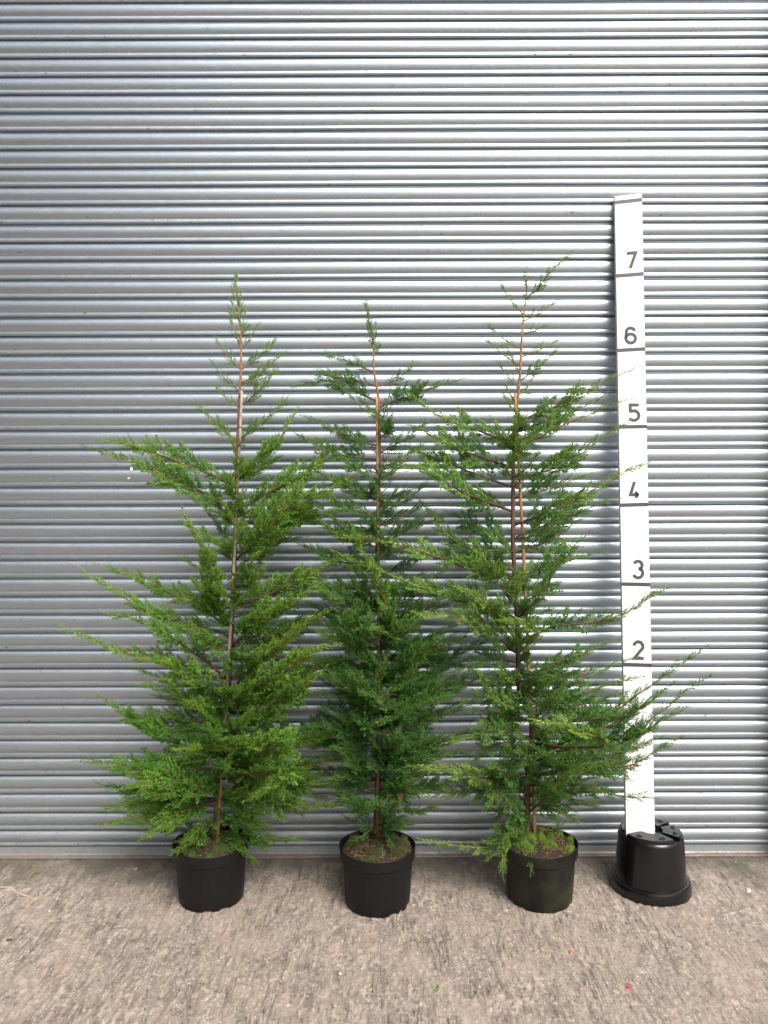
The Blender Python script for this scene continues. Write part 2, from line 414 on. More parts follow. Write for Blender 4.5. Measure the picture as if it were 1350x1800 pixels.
def build_ground():
    me = mesh_py('ground', [(-400, -600, -0.010), (400, -600, -0.010), (400, 300, -0.010), (-400, 300, -0.010)], [(0, 1, 2, 3)])
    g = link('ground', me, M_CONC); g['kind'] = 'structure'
    x0, x1, y0, y1, nx, ny = -1.95, 1.95, -1.5, 0.05, 840, 250
    # brush strokes: long narrow grooves that wander a little, broken up along their length
    jj = np.arange(nx)[None, :] + (fbm(nx, ny, 9, 4, 21) - 0.5) * 9 + (fbm(nx, ny, 60, 20, 22) - 0.5) * 3
    rows = np.arange(ny)[:, None].repeat(nx, 1)
    def warp(a): return a[rows, np.clip(jj, 0, nx - 1).astype(int)]
    g1 = warp(fbm(nx, ny, 415, 42, 1)); g2 = warp(fbm(nx, ny, 300, 10, 2)); g3 = fbm(nx, ny, 415, 200, 3)
    mask = 0.62 + 0.38 * np.clip((fbm(nx, ny, 26, 10, 5) - 0.25) / 0.4, 0, 1)
    cut = np.clip((0.40 - g1) / 0.22, 0, 1) * 0.7 + np.clip((0.27 - g2) / 0.14, 0, 1) * 0.8 + np.clip((0.30 - g3) / 0.2, 0, 1) * 0.9
    cut = np.clip(cut * mask, 0, 1.3)
    ridge = np.clip((g1 - 0.62) / 0.25, 0, 1) * mask * np.clip((g3 - 0.35) / 0.3, 0, 1)
    z = -0.0026 * cut + 0.0010 * ridge + (g3 - 0.5) * 0.0016
    z += (fbm(nx, ny, 210, 90, 6) - 0.5) * 0.0008 + (fbm(nx, ny, 20, 8, 4) - 0.5) * 0.002
    z += 0.0035
    z = np.clip(z, -0.0085, 0.01)
    X, Y = np.meshgrid(np.linspace(x0, x1, nx), np.linspace(y0, y1, ny))
    V = np.stack([X.ravel(), Y.ravel(), z.ravel()], 1)
    i = np.arange((ny - 1) * nx).reshape(ny - 1, nx)[:, :-1].ravel()
    me = mesh_np('concrete_apron', V, np.stack([i, i + 1, i + nx + 1, i + nx], 1), {'groove': cut.ravel(), 'ridge': ridge.ravel()}, smooth=True)
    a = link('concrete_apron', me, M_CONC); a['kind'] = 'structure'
build_ground()

# ------------------------------------------------------------------ roller shutter
LEFT = [v / 4.5 for v in (25, 172, 313, 460, 605, 752, 898, 1045, 1190, 1337, 1483, 1632, 1780)] \
     + [400 + v / 4.5 for v in (125, 270, 425, 570, 720, 868, 1018, 1168, 1315, 1465, 1613, 1765)] \
     + [800 + v / 4.5 for v in (115, 262, 405, 550, 692, 835, 980, 1122, 1265, 1408, 1550, 1693)] \
     + [1200 + v / 4.5 for v in (35, 182, 322, 462, 605, 745, 888, 1038, 1178, 1307)]
RIGHT = [v / 4.5 for v in (15, 160, 305, 452, 600, 742, 888, 1030, 1175, 1322, 1465, 1612, 1765)] \
      + [400 + v / 4.5 for v in (110, 255, 400, 552, 698, 848, 995, 1142, 1293, 1440, 1590, 1740)] \
      + [800 + v / 4.5 for v in (90, 240, 385, 530, 672, 815, 960, 1103, 1243, 1388, 1527, 1670)] \
      + [1200 + v / 4.5 for v in (15, 157, 295, 437, 575, 715, 857, 1003, 1145, 1275)]
ZL = [(at(60, a, -0.006).z + at(1290, b, -0.006).z) / 2 for a, b in zip(LEFT, RIGHT)]
SX0, SX1 = -2.45, 1.66

PROF = [(-4, 0.0), (-2.0, 0.008), (2.6, 0.026), (6.6, 0.063), (9.9, 0.12), (11.8, 0.20), (13.0, 0.28), (13.2, 0.36), (12.7, 0.44),
        (11.5, 0.52), (9.6, 0.59), (7.4, 0.645), (5.6, 0.685), (4.6, 0.70), (7.6, 0.704), (8.7, 0.711), (9.2, 0.724), (9.8, 0.78),
        (10.2, 0.835), (10.0, 0.870), (9.0, 0.896), (6.5, 0.913), (3.0, 0.922), (-1.5, 0.926), (-4, 0.95), (-4, 1.004)]

def slat_mesh(seed):
    r = np.random.default_rng(seed); ns = 64; k = len(PROF)
    xs = np.linspace(SX0, SX1, ns + 1)
    def wob(a):
        w = np.zeros_like(xs)
        for q in range(1, 7): w += r.normal() * np.sin(xs * q * 0.9 + r.uniform(0, 6.3)) / q
        return w * a
    dz, dy, sc = wob(0.0007), wob(0.0006), 1 + wob(0.03)
    V = []
    for i, x in enumerate(xs):
        for o, z in PROF: V.append((x, -(o * 0.001 * sc[i]) + dy[i], -z * 0.0765 + dz[i]))
    T = []
    for i in range(ns):
        for j in range(k - 1):
            a = i * k + j; T.append((a, a + k, a + k + 1, a + 1))
    me = mesh_py('slat', V, T, True, 38)
    me.materials.append(M_GALV)
    return me

shutter = thing('roller_shutter', 'tall galvanised steel roller shutter door of horizontal ribbed slats', 'shutter', (0, 0, 0))
slat_meshes = [slat_mesh(100 + i) for i in range(9)]
tops = []
z = ZL[0]
while z < 4.0:
    z += 0.0765; tops.append(z)
tops = tops[::-1] + ZL[:-1]
bots = tops[1:] + [ZL[-1]]
for i, (a, b_) in enumerate(zip(tops, bots)):
    o = link('slat', slat_meshes[(i * 4 + i // 9) % 9], None, shutter, (0, 0, a))
    o.scale.z = (a - b_) / 0.0765
    o.rotation_euler = (R(rng.uniform(-1.3, 1.3)), R(rng.uniform(-0.02, 0.02)), 0)
# bottom rail: upright plate with a dusty foot flange
zr = ZL[-1]
prof = [(0.004, zr + 0.004), (-0.006, zr - 0.002), (-0.0065, 0.026), (-0.007, 0.016), (-0.010, 0.0125), (-0.030, 0.0115), (-0.032, 0.010), (-0.032, 0.0055), (-0.030, 0.0045), (0.004, 0.0045)]
V, Fs = [], []
for x in (SX0, SX1):
    for y, z in prof: V.append((x, y, z))
k = len(prof)
for j in range(k): Fs.append((j, j + k, (j + 1) % k + k, (j + 1) % k))
Fs += [tuple(range(k)), tuple(reversed(range(k, 2 * k)))]
link('bottom_rail', mesh_py('bottom_rail', V, Fs), M_RAIL, shutter)
link('rubber_seal', box_mesh('rubber_seal', SX0, SX1, -0.024, 0.0, -0.004, 0.0043), M_POT, shutter)
for xa, xb in ((SX1 - 0.05, SX1 + 0.035), (SX0 - 0.035, SX0 + 0.05)):
    link('guide_channel', box_mesh('guide_channel', xa, xb, -0.115, -0.0175, 0.0, 3.995, 0.004), M_GALV, shutter)
# the building the door belongs to (beyond the frame)
bld = thing('building_wall', 'pale blockwork piers and lintel around the roller shutter', 'wall', (0, 0, 0))
link('pier', box_mesh('pier', SX1 + 0.037, SX1 + 1.4, -0.10, 0.30, -0.02, 4.9, 0.004), M_WALL, bld)
link('pier', box_mesh('pier', SX0 - 1.4, SX0 - 0.037, -0.10, 0.30, -0.02, 4.9, 0.004), M_WALL, bld)
link('lintel', box_mesh('lintel', SX0 - 0.035, SX1 + 0.035, -0.10, 0.30, 4.0, 4.9, 0.004), M_WALL, bld)
link('inner_wall', box_mesh('inner_wall', SX0 - 0.033, SX1 + 0.033, 0.02, 0.26, -0.02, 3.998), M_HOLE, bld)

# added, unseen shed left of and behind the camera, dims the shutter's left side
nb = thing('light_blocker', 'added dark green shed across the yard', 'blocker', (-9.5, -9.0, 0))
link('wall', box_mesh('wall', -4.0, 4.0, -7.0, 5.5, -0.02, 6.5, 0.01), M_BLOCKER, nb)  # main block of the added light blocker
link('blocker_roof', mesh_py('blocker_roof', [(-4.3, -7.3, 6.503), (4.3, -7.3, 6.503), (4.3, 5.8, 6.503), (-4.3, 5.8, 6.503), (0, -7.3, 8.2), (0, 5.8, 8.2)], [(0, 3, 5, 4), (1, 4, 5, 2), (0, 4, 1), (3, 2, 5), (0, 1, 2, 3)]), M_BLOCKER, nb)

# ------------------------------------------------------------------ foliage sprays
def spindle(V, T, A, p0, p1, w, nrm, a0, a1):
    d = p1 - p0; L = np.linalg.norm(d)
    if L < 1e-6: return
    d = d / L; s = np.cross(nrm, d); s /= (np.linalg.norm(s) + 1e-9); u = np.cross(d, s)
    b = len(V); m = p0 + (p1 - p0) * 0.55
    V += [p0, m + s * w * 0.5 - u * w * 0.12, m - s * w * 0.5 - u * w * 0.12, m + u * w * 0.34, p1]
    A += [a0, (a0 + a1) / 2, (a0 + a1) / 2, (a0 + a1) / 2, a1]
    T += [(b, b + 1, b + 3), (b, b + 3, b + 2), (b, b + 2, b + 1), (b + 4, b + 3, b + 1), (b + 4, b + 2, b + 3), (b + 4, b + 1, b + 2)]

def scale_cord(V, T, A, p0, p1, w, nrm, a0, a1, roll):
    """finest cord: a small flat lozenge rolled about its own axis"""
    d = p1 - p0; L = np.linalg.norm(d)
    if L < 1e-6: return
    d = d / L; s = np.cross(nrm, d); s /= (np.linalg.norm(s) + 1e-9)
    s = s * math.cos(roll) + np.cross(d, s) * math.sin(roll)
    b = len(V); m = p0 + (p1 - p0) * 0.5
    V += [p0, m + s * w * 0.5, m - s * w * 0.5, p1]; A += [a0, (a0 + a1) / 2, (a0 + a1) / 2, a1]
    T += [(b, b + 1, b + 3), (b, b + 3, b + 2)]

def rotv(v, ax, a):
    c, s = math.cos(a), math.sin(a)
    return v * c + np.cross(ax, v) * s + ax * ax.dot(v) * (1 - c)

def make_spray(seed, nb, sub, wid):
    """flat feathery spray of unit length along +X in the XY plane"""
    r = random.Random(seed); V, T, A = [], [], []
    bend = r.uniform(-0.12, 0.12); sag = r.uniform(-0.10, 0.06)
    ax = lambda t: np.array([t, bend * t * t, sag * t * t])
    nz = np.array([0, 0, 1.0])
    for i in range(3):
        spindle(V, T, A, ax(i / 3 * 0.97), ax((i + 1) / 3), wid * (0.8 - 0.1 * i), nz, i / 3, (i + 1) / 3)
    for i in range(nb):
        t = 0.07 + 0.88 * (i + r.uniform(-0.25, 0.25)) / nb
        side = 1 if i % 2 else -1
        ln = (0.34 * (1 - t) ** 0.7 + 0.06) * r.uniform(0.75, 1.15) * min(1, 0.55 + t * 2.2)
        ang = side * r.uniform(0.45, 0.72) * (1 - 0.25 * t)
        d = np.array([math.cos(ang), math.sin(ang), r.uniform(-0.28, 0.28)]); d /= np.linalg.norm(d)
        p = ax(t); nn = nz + np.array([r.uniform(-0.4, 0.4), r.uniform(-0.4, 0.4), 0]); nn /= np.linalg.norm(nn)
        tip = p + d * ln; tip[2] += r.uniform(-0.05, 0.05)
        spindle(V, T, A, p, tip, wid, nn, t * 0.75, 0.45 + t * 0.5)
        ns = max(1, int(sub * ln / 0.36 + 0.8))
        for j in range(ns):
            tt = 0.18 + 0.70 * (j + r.uniform(0, 0.6)) / ns
            for s2 in (1, -1):
                if r.random() < 0.14: continue
                l2 = ln * (0.46 * (1 - tt) + 0.15) * r.uniform(0.75, 1.2)
                d2 = rotv(d, nn, s2 * r.uniform(0.5, 0.8)); d2 = d2 + nn * r.uniform(-0.22, 0.22)
                q = p + (tip - p) * tt
                scale_cord(V, T, A, q, q + d2 * l2, wid * 0.95, nn, 0.35 + 0.3 * t, 0.75 + 0.25 * t, r.uniform(-0.9, 0.9))
    return np.array(V), np.array(T, int), np.clip(np.array(A), 0, 1)

BIG = [make_spray(s, 20, 5.2, 0.034) for s in range(7)]
MID = [make_spray(40 + s, 14, 3.8, 0.047) for s in range(6)]
SMALL = [make_spray(80 + s, 9, 2.4, 0.070) for s in range(5)]
def make_tip(seed):
    """slender growing tip: thin axis with short forward-pointing cords"""
    r = random.Random(seed); V, T, A = [], [], []
    bend = r.uniform(-0.15, 0.15); ax = lambda t: np.array([t, bend * t * t, 0.06 * t * t]); nz = np.array([0, 0, 1.0])
    for i in range(3): spindle(V, T, A, ax(i / 3), ax((i + 1.15) / 3 if i < 2 else 1), 0.040 - 0.006 * i, nz, 0.4 + i * .2, 0.6 + i * .2)
    for i in range(12):
        t = 0.05 + 0.8 * i / 12; ang = (1 if i % 2 else -1) * r.uniform(0.3, 0.55); ln = (0.20 * (1 - t) + 0.06) * r.uniform(.8, 1.2)
        d = np.array([math.cos(ang), math.sin(ang), r.uniform(-.35, .35)]); p = ax(t)
        spindle(V, T, A, p, p + d * ln, 0.038, nz, .5 + .3 * t, .9)
        if t < .5: spindle(V, T, A, p + d * ln * .4, p + d * ln * .4 + rotv(d, nz, r.choice((-.5, .5))) * ln * .45, 0.032, nz, .6, .95)
    return np.array(V), np.array(T, int), np.clip(np.array(A), 0, 1)
TIPS = [make_tip(300 + s) for s in range(5)]
TRI = [0]

class Fol:
    def __init__(self): self.V, self.T, self.A, self.Rn, self.Yg, self.n = [], [], [], [], [], 0
    def spray(self, p, d, nrm, L, rnd, yg, lib=None):
        lib = lib or (BIG if L > 0.105 else MID if L > 0.05 else SMALL)
        v, t, a = lib[rng.randrange(len(lib))]
        d = d / np.linalg.norm(d); s = np.cross(nrm, d); s /= (np.linalg.norm(s) + 1e-9); u = np.cross(d, s)
        flip = rng.choice((-1, 1))
        M = np.stack([d, s * flip, u], 0) * L
        q = v @ M + p
        q[:, 1] = np.minimum(q[:, 1], -0.022 - 0.01 * np.clip(q[:, 1] + 0.05, 0, 1))
        self.V.append(q); self.T.append((t if flip > 0 else t[:, ::-1]) + self.n); self.n += len(v)
        self.A.append(a); self.Rn.append(np.full(len(v), rnd)); self.Yg.append(np.full(len(v), yg))
        TRI[0] += len(t)
    def build(self, mat, parent):
        if not self.V: return
        me = mesh_np('foliage', np.concatenate(self.V), np.concatenate(self.T),
                     {'tip': np.concatenate(self.A), 'rnd': np.concatenate(self.Rn), 'young': np.concatenate(self.Yg)})
        link('foliage', me, mat, parent)

def unit(v): return v / (np.linalg.norm(v) + 1e-9)

def branch(tree, mat, path, dens=1.0, fmax=None, young=0.5, bare=0.10, r0=None, plane=None, up=0.30, fine_tip=True):
    path = [np.asarray(p, float) for p in path]
    n = 14
    P = spline(path, n)
    # small natural wander
    L = float(np.sum(np.linalg.norm(np.diff(P, axis=0), axis=1)))
    w = np.cumsum(nrg.normal(0, 0.006 * L, (n, 3)), axis=0); w -= w[0]
    w -= np.linspace(0, 1, n)[:, None] * w[-1] * 0.8
    P = P + w; P[:, 1] = np.minimum(P[:, 1], -0.03)
    r0 = r0 or min(0.0055, 0.0008 + 0.0085 * L)
    tt = np.linspace(0, 1, n)
    rad = r0 * (1 - tt) ** 0.8 + 0.0007
    V, T, A = tube_np(P, rad, 5)
    lo, hi = 0.0, 1.0
    if L < 0.16: lo = 0.45
    me = mesh_np('branch', V, T, {'along': lo + (hi - lo) * A}, True)
    br = link('branch', me, M_TWIG, tree); TRI[0] += len(T)
    f = Fol()
    fmax = min(0.13, 1.15 * (fmax or min(0.108, max(0.05, 0.27 * L))))
    slim = L < 0.15
    step = (0.0078 if L > 0.15 else 0.0095) / dens
    m = max(4, int(L * (1 - bare) / step))
    alpha = plane if plane is not None else rng.uniform(0.25, 1.2)
    yb = young * rng.uniform(0.7, 1.15)
    base_r = rng.uniform(0.15, 0.75)
    for i in range(m):
        t = bare + (1 - bare) * (i + rng.uniform(0.1, 0.9)) / m
        x = t * (n - 1); k = min(int(x), n - 2); fr = x - k
        p = P[k] * (1 - fr) + P[k + 1] * fr
        d = unit(P[min(k + 2, n - 1)] - P[max(k - 1, 0)])
        h = np.cross(d, [0, 0, 1.0]); h = unit(h) if np.linalg.norm(h) > 0.05 else np.array([1.0, 0, 0])
        v = unit(np.cross(h, d))
        side = 1 if i % 2 else -1
        a = alpha + rng.gauss(0, 0.55)
        if i % 5 == 4: a += rng.uniform(0.8, 2.2)
        u = (h * math.cos(a) + v * math.sin(a)) * side
        th = rng.uniform(0.50, 0.88) * (1 - 0.40 * t)
        sd_ = unit(d * math.cos(th) + u * math.sin(th) + np.array([0, 0, up * rng.uniform(0.5, 1.3)]))
        if t < 0.35: pr = 0.66 + 0.34 * (t / 0.35)
        else: pr = ((1 - t) / 0.65) ** 0.80
        ln = max(0.032, fmax * pr * rng.uniform(0.62, 1.12))
        nrm = unit(np.cross(d, u) + nrg.normal(0, 0.35, 3))
        yy = yb * (0.30 + 0.85 * t) * rng.uniform(0.7, 1.2)
        if slim and t > 0.25: f.spray(p, sd_, nrm, max(0.028, ln * 0.95), 0.7, min(1, yy * 1.2), TIPS); continue
        if t > 0.72 and rng.random() < 0.55: f.spray(p, sd_, nrm, max(0.045, ln * 1.3), 0.7, min(1, yy * 1.2), TIPS); continue
        f.spray(p, sd_, nrm, ln, min(1, max(0, base_r + rng.uniform(-0.25, 0.25))), min(1, yy))
    d = unit(P[-1] - P[-3])
    if fine_tip:
        f.spray(P[-1] - d * 0.012, d, unit(nrg.normal(0, 1, 3)), min(0.115, 0.03 + 0.16 * L), 0.7, min(1, yb * 1.35), TIPS)
        f.spray(P[-3], unit(d + np.array([0, 0, 0.15])), unit(nrg.normal(0, 1, 3)), min(0.11, 0.035 + 0.13 * L), 0.7, min(1, yb * 1.25), TIPS)
    f.build(mat, br)
    return br

TY = -0.27                                 # distance of the stems from the shutter

class Tree:
    def __init__(self, label, trunk_px, r0, mat, pot_px):
        self.pts = [(px, py, dy) for px, py, dy in trunk_px]
        P = [np.array(at(px, py, TY + dy)) for px, py, dy in trunk_px]
        self.P = spline(P, 70)
        base = self.P[0]
        self.root = thing('cypress_tree', label, 'tree', (0, 0, 0), 'young cypress trees in black pots')
        self.root.location = base
        self.mat = mat
        t = np.linspace(0, 1, 70)
        V, T, A = tube_np(self.P, r0 * (1 - t) ** 0.85 + 0.0009, 9, 0.06)
        link('trunk', mesh_np('trunk', V, T, {'along': A}, True), M_TRUNK, self.root)
        self.root.location = (0, 0, 0)
        self.n0 = 0
    def on(self, py):                      # point of the stem at the photo row py
        best = None
        for p in self.P:
            q = proj(p)
            if best is None or abs(q[1] - py) < best[0]: best = (abs(q[1] - py), p)
        return best[1]
    def br(self, base_py, pts, dtip, **kw):
        """pts: photo pixels out to the tip; dtip: how far the tip reaches towards (-) or away from the viewer"""
        if base_py > 1280 and kw.get('young', 0) < .8: kw['young'] = kw.get('young', .4) * .68   # older growth low down
        b = self.on(base_py); path = [b]
        bx, by = proj(b)
        tot = math.hypot(pts[-1][0] - bx, pts[-1][1] - by) + 1e-6
        for q in pts:
            f = min(1.0, math.hypot(q[0] - bx, q[1] - by) / tot) if q is not pts[-1] else 1.0
            Y = min(-0.04, b[1] + dtip * (f ** 0.9))
            path.append(np.array(at(q[0], q[1], Y)))
        if len(path) == 2:
            mid = (path[0] + path[1]) / 2 + np.array([0, 0, -0.035 * np.linalg.norm(path[1] - path[0])]); path.insert(1, mid)
        return branch(self.root, self.mat, path, **kw)

CMI = CM.inverted()
def proj(p):
    c = CMI @ Vector(p); return (W / 2 + F * c.x / -c.z, H / 2 - F * c.y / -c.z)

FA = make_foliage('cypress_foliage_warm', (0.054, 0.178, 0.028), (0.112, 0.278, 0.038), (0.37, 0.56, 0.05))
FB = make_foliage('cypress_foliage_deep', (0.042, 0.155, 0.034), (0.084, 0.230, 0.044), (0.30, 0.50, 0.055))
FC = make_foliage('cypress_foliage_fresh', (0.060, 0.188, 0.042), (0.125, 0.295, 0.058), (0.40, 0.56, 0.075))

# --- left tree
tA = Tree('dense conical cypress tree tied to a cane with a pale grey top',
          [(377, 1492, 0), (383, 1400, .0), (396, 1280, .01), (404, 1160, .01), (409, 1050, .0), (413, 950, 0), (416, 860, 0), (417, 790, 0), (421, 700, 0), (424, 620, 0), (421, 560, 0), (414, 488, 0)], 0.0125, FA, None)
S_ = dict(dens=.95, fmax=.05, young=0.55, bare=0.12, plane=1.25)
for by, tip, d in [(540, (409, 512), 0), (555, (423, 522), 0), (566, (407, 531), 0), (592, (430, 549), -.01), (612, (407, 566), 0), (618, (451, 575), 0), (645, (381, 600), 0), (650, (479, 604), .01),
                   (672, (478, 657), -.05), (690, (375, 640), -.01), (676, (490, 627), 0), (716, (381, 683), .02), (722, (480, 658), 0), (782, (355, 722), -.02), (776, (495, 712), 0), (800, (400, 752), -.1), (790, (440, 745), -.10)]:
    tA.br(by, [tip], d, **S_)
tA.br(842, [(468, 800), (514, 731)], .0, dens=1.1, young=.55, plane=1.3)
tA.br(858, [(330, 822), (250, 792), (200, 777)], -.03, dens=.85, young=.62, plane=1.35, fmax=.095)
tA.br(898, [(335, 860), (262, 823), (182, 797)], -.08, dens=.85, young=.68, plane=1.3, fmax=.10)
tA.br(893, [(470, 865), (540, 830), (575, 797)], .02, dens=.85, young=.6, plane=1.25, fmax=.115)
tA.br(930, [(490, 898), (545, 876), (604, 848)], -.06, dens=.85, young=.7, plane=1.25, fmax=.12)
tA.br(960, [(480, 935), (530, 915), (598, 898)], .03, dens=1.1, young=.55, plane=1.0)
tA.br(985, [(460, 940), (520, 860)], -.20, dens=1.1, young=.6)
tA.br(930, [(380, 885), (340, 862)], .10, dens=1.0, young=.3)
tA.br(960, [(370, 905)], .12, dens=1.0, young=.25)
tA.br(1000, [(480, 960), (520, 948)], .14, dens=1.0, young=.2)
tA.br(1098, [(378, 1060), (370, 990), (333, 926)], -.26, dens=1.25, young=.8, fmax=.12, plane=.5)
tA.br(1085, [(320, 1055), (250, 1022), (200, 1002)], -.02, dens=1.0, young=.6, plane=1.2, fmax=.072)
tA.br(1115, [(310, 1090), (235, 1062), (172, 1022)], -.10, dens=1.0, young=.68, plane=1.2, fmax=.075)
tA.br(1185, [(320, 1130), (260, 1098), (212, 1082)], -.15, dens=1.0, young=.65, fmax=.08)
tA.br(1192, [(300, 1166), (220, 1145), (140, 1119)], -.12, dens=1.0, young=.7, fmax=.075)
tA.br(1062, [(485, 1035), (540, 1012), (596, 984)], -.08, dens=1.1, young=.75, plane=1.2, fmax=.10)
tA.br(1135, [(470, 1085), (552, 1035)], -.20, dens=1.2, young=.6)
tA.br(1150, [(500, 1110), (560, 1085)], .08, dens=1.1, young=.3)
tA.br(1215, [(450, 1170), (500, 1130), (556, 1086)], -.28, dens=1.1, young=.85, fmax=.09)
tA.br(1225, [(470, 1195), (520, 1165), (568, 1140)], -.30, dens=1.1, young=.8, fmax=.10)
tA.br(1245, [(500, 1205), (578, 1166)], -.1, dens=1.1, young=.5)
tA.br(1260, [(500, 1230), (548, 1195)], -.24, dens=1.2, young=.5)
tA.br(1250, [(330, 1230), (258, 1206)], -.12, dens=1.2, young=.45)
tA.br(1225, [(330, 1190), (290, 1168)], -.25, dens=1.2, young=.55)
tA.br(1330, [(300, 1300), (240, 1268), (200, 1242)], -.12, dens=1.1, young=.6, fmax=.11)
tA.br(1330, [(470, 1318), (400, 1318), (322, 1314)], -.40, dens=1.1, young=.85, fmax=.095)
tA.br(1360, [(270, 1350), (165, 1341)], -.10, dens=1.1, young=.5, up=.1)
tA.br(1370, [(300, 1368), (228, 1385)], -.28, dens=1.1, young=.75, up=.05)
tA.br(1400, [(280, 1405), (190, 1420)], -.12, dens=1.2, young=.45, up=.05)
tA.br(1410, [(290, 1430), (205, 1446)], -.18, dens=1.2, young=.5, up=.0)
tA.br(1405, [(320, 1425), (262, 1466)], -.30, dens=1.1, young=.7, up=-.05)
tA.br(1345, [(470, 1325), (560, 1292), (652, 1252)], -.10, dens=1.05, young=.7, fmax=.11)
tA.br(1370, [(500, 1352), (622, 1322)], -.05, dens=1.15, young=.5, up=.15)
tA.br(1385, [(510, 1385), (612, 1372)], -.02, dens=1.1, young=.35, up=.1)
tA.br(1400, [(480, 1410), (572, 1416)], -.12, dens=1.2, young=.5, up=.0)
tA.br(1360, [(500, 1360), (457, 1392)], -.38, dens=1.2, young=.75, up=.05)
tA.br(1440, [(430, 1440), (466, 1452)], -.22, dens=1.2, young=.6, up=.0)
tA.br(1462, [(440, 1470), (511, 1477)], -.12, dens=1.1, young=.4, up=-.1)
tA.br(1466, [(415, 1480), (446, 1512)], -.17, dens=1.4, young=.55, up=-.15)
tA.br(1468, [(345, 1475), (312, 1480)], -.08, dens=1.2, young=.15, up=.1)

# --- middle tree
tB = Tree('slender dark green cypress tree between the two other potted cypresses',
          [(664, 1492, 0), (662, 1440, 0), (666, 1340, .01), (668, 1200, .01), (667, 1080, 0), (663, 1000, 0), (665, 900, 0), (666, 830, 0), (667, 760, 0), (665, 700, 0), (657, 650, 0), (655, 600, 0), (642, 536, 0)], 0.0125, FB, None)
for by, pts, d in [(585, [(652, 566)], -.0), (600, [(660, 570)], 0), (612, [(647, 580)], 0), (630, [(661, 590)], 0),
                   (655, [(620, 638), (578, 627)], 0), (684, [(695, 668), (723, 645)], 0), (678, [(610, 665), (562, 659)], -.03), (712, [(620, 688), (575, 668), (538, 676)], 0),
                   (716, [(720, 695), (796, 671)], 0), (740, [(640, 722), (616, 696)], -.05), (744, [(680, 715), (684, 695)], -.06), (786, [(613, 770), (549, 737)], 0), (790, [(705, 776), (743, 748)], -.02),
                   (808, [(590, 798), (534, 770)], .02), (800, [(722, 795)], .04), (842, [(625, 825), (590, 800)], -.12), (846, [(700, 820), (735, 790)], -.02)]:
    tB.br(by, pts, d, dens=.95, young=.38, plane=1.2, bare=.12)
for by, pts, d, y in [(880, [(610, 855), (560, 830)], .02, .45), (890, [(700, 870), (745, 855)], .05, .25), (905, [(600, 890), (552, 870)], -.08, .55), (930, [(700, 905), (734, 892)], .0, .25), (945, [(600, 935), (546, 920)], .04, .3),
                      (960, [(610, 950), (575, 925)], -.15, .4), (960, [(720, 930), (765, 915)], .08, .2), (1000, [(590, 985), (540, 962)], .06, .2), (1010, [(720, 985), (760, 970)], .02, .3), (1050, [(600, 1030), (528, 1030)], -.05, .45),
                      (1075, [(620, 1060), (572, 1042)], -.18, .45), (1060, [(720, 1040), (770, 1010)], -.05, .3), (1110, [(600, 1090), (548, 1065)], .05, .15), (1125, [(700, 1112), (668, 1018), (630, 950)], -.24, .75),
                      (1130, [(705, 1112), (748, 1085)], -.2, .55), (1100, [(730, 1085), (790, 1060)], .05, .15), (1150, [(610, 1130), (566, 1112)], -.18, .5), (1140, [(620, 1105), (666, 1112)], -.28, .6),
                      (1170, [(730, 1150), (800, 1120)], .0, .25), (1190, [(600, 1175), (548, 1165)], .04, .12), (1200, [(720, 1160), (760, 1130)], -.24, .45), (1225, [(610, 1200), (570, 1190)], -.2, .35), (1230, [(740, 1215), (815, 1190)], -.05, .25),
                      (1245, [(640, 1215), (620, 1190)], -.3, .3), (1260, [(600, 1245), (570, 1240)], .03, .12), (1275, [(720, 1245), (790, 1225)], -.18, .5), (1290, [(690, 1262), (735, 1240)], -.3, .45), (1310, [(610, 1290), (580, 1275)], -.15, .3),
                      (1320, [(740, 1310), (822, 1290)], -.05, .25), (1335, [(690, 1310), (700, 1290)], -.3, .35), (1345, [(610, 1335), (572, 1330)], -.05, .2), (1360, [(720, 1345), (790, 1330)], -.2, .45), (1370, [(640, 1360), (612, 1345)], -.22, .3),
                      (1385, [(740, 1385), (800, 1372)], -.08, .3), (1400, [(700, 1390), (722, 1375)], -.26, .4), (1410, [(630, 1412), (604, 1402)], -.16, .55), (1420, [(720, 1425), (760, 1420)], -.1, .3), (1430, [(690, 1440), (705, 1450)], -.18, .4),
                      (1440, [(630, 1445), (612, 1440)], -.05, .25), (1450, [(690, 1458), (722, 1450)], -.08, .3), (1455, [(680, 1465), (686, 1482)], -.15, .45)]:
    tB.br(by, pts, d, dens=1.15, young=y, bare=.08, up=.15 if by > 1200 else .28)

# --- right tree
tC = Tree('airy wide branched cypress tree with kinked stem beside the measuring board',
          [(932, 1480, 0), (926, 1410, 0), (931, 1340, -.02), (936, 1285, -.03), (933, 1243, -.02), (914, 1215, 0), (911, 1150, 0), (908, 1060, 0), (902, 960, 0), (902, 860, 0), (903, 790, 0), (908, 720, 0), (914, 660, 0), (917, 600, 0), (921, 550, 0), (925, 520, 0), (925, 478, 0)], 0.0135, FC, None)
for by, pts, d in [(505, [(922, 484)], 0), (528, [(945, 508), (962, 488), (993, 454)], 0), (555, [(884, 505)], 0), (567, [(975, 532)], 0), (613, [(865, 578)], 0), (592, [(954, 575)], -.02), (646, [(859, 601)], 0), (634, [(978, 600)], 0),
                   (672, [(972, 621)], 0), (682, [(881, 644)], 0), (660, [(900, 628)], -.07), (700, [(940, 660)], .04), (705, [(890, 680)], -.05)]:
    tC.br(by, pts, d, dens=.9, young=.42, plane=1.25, bare=.14, fmax=.05)
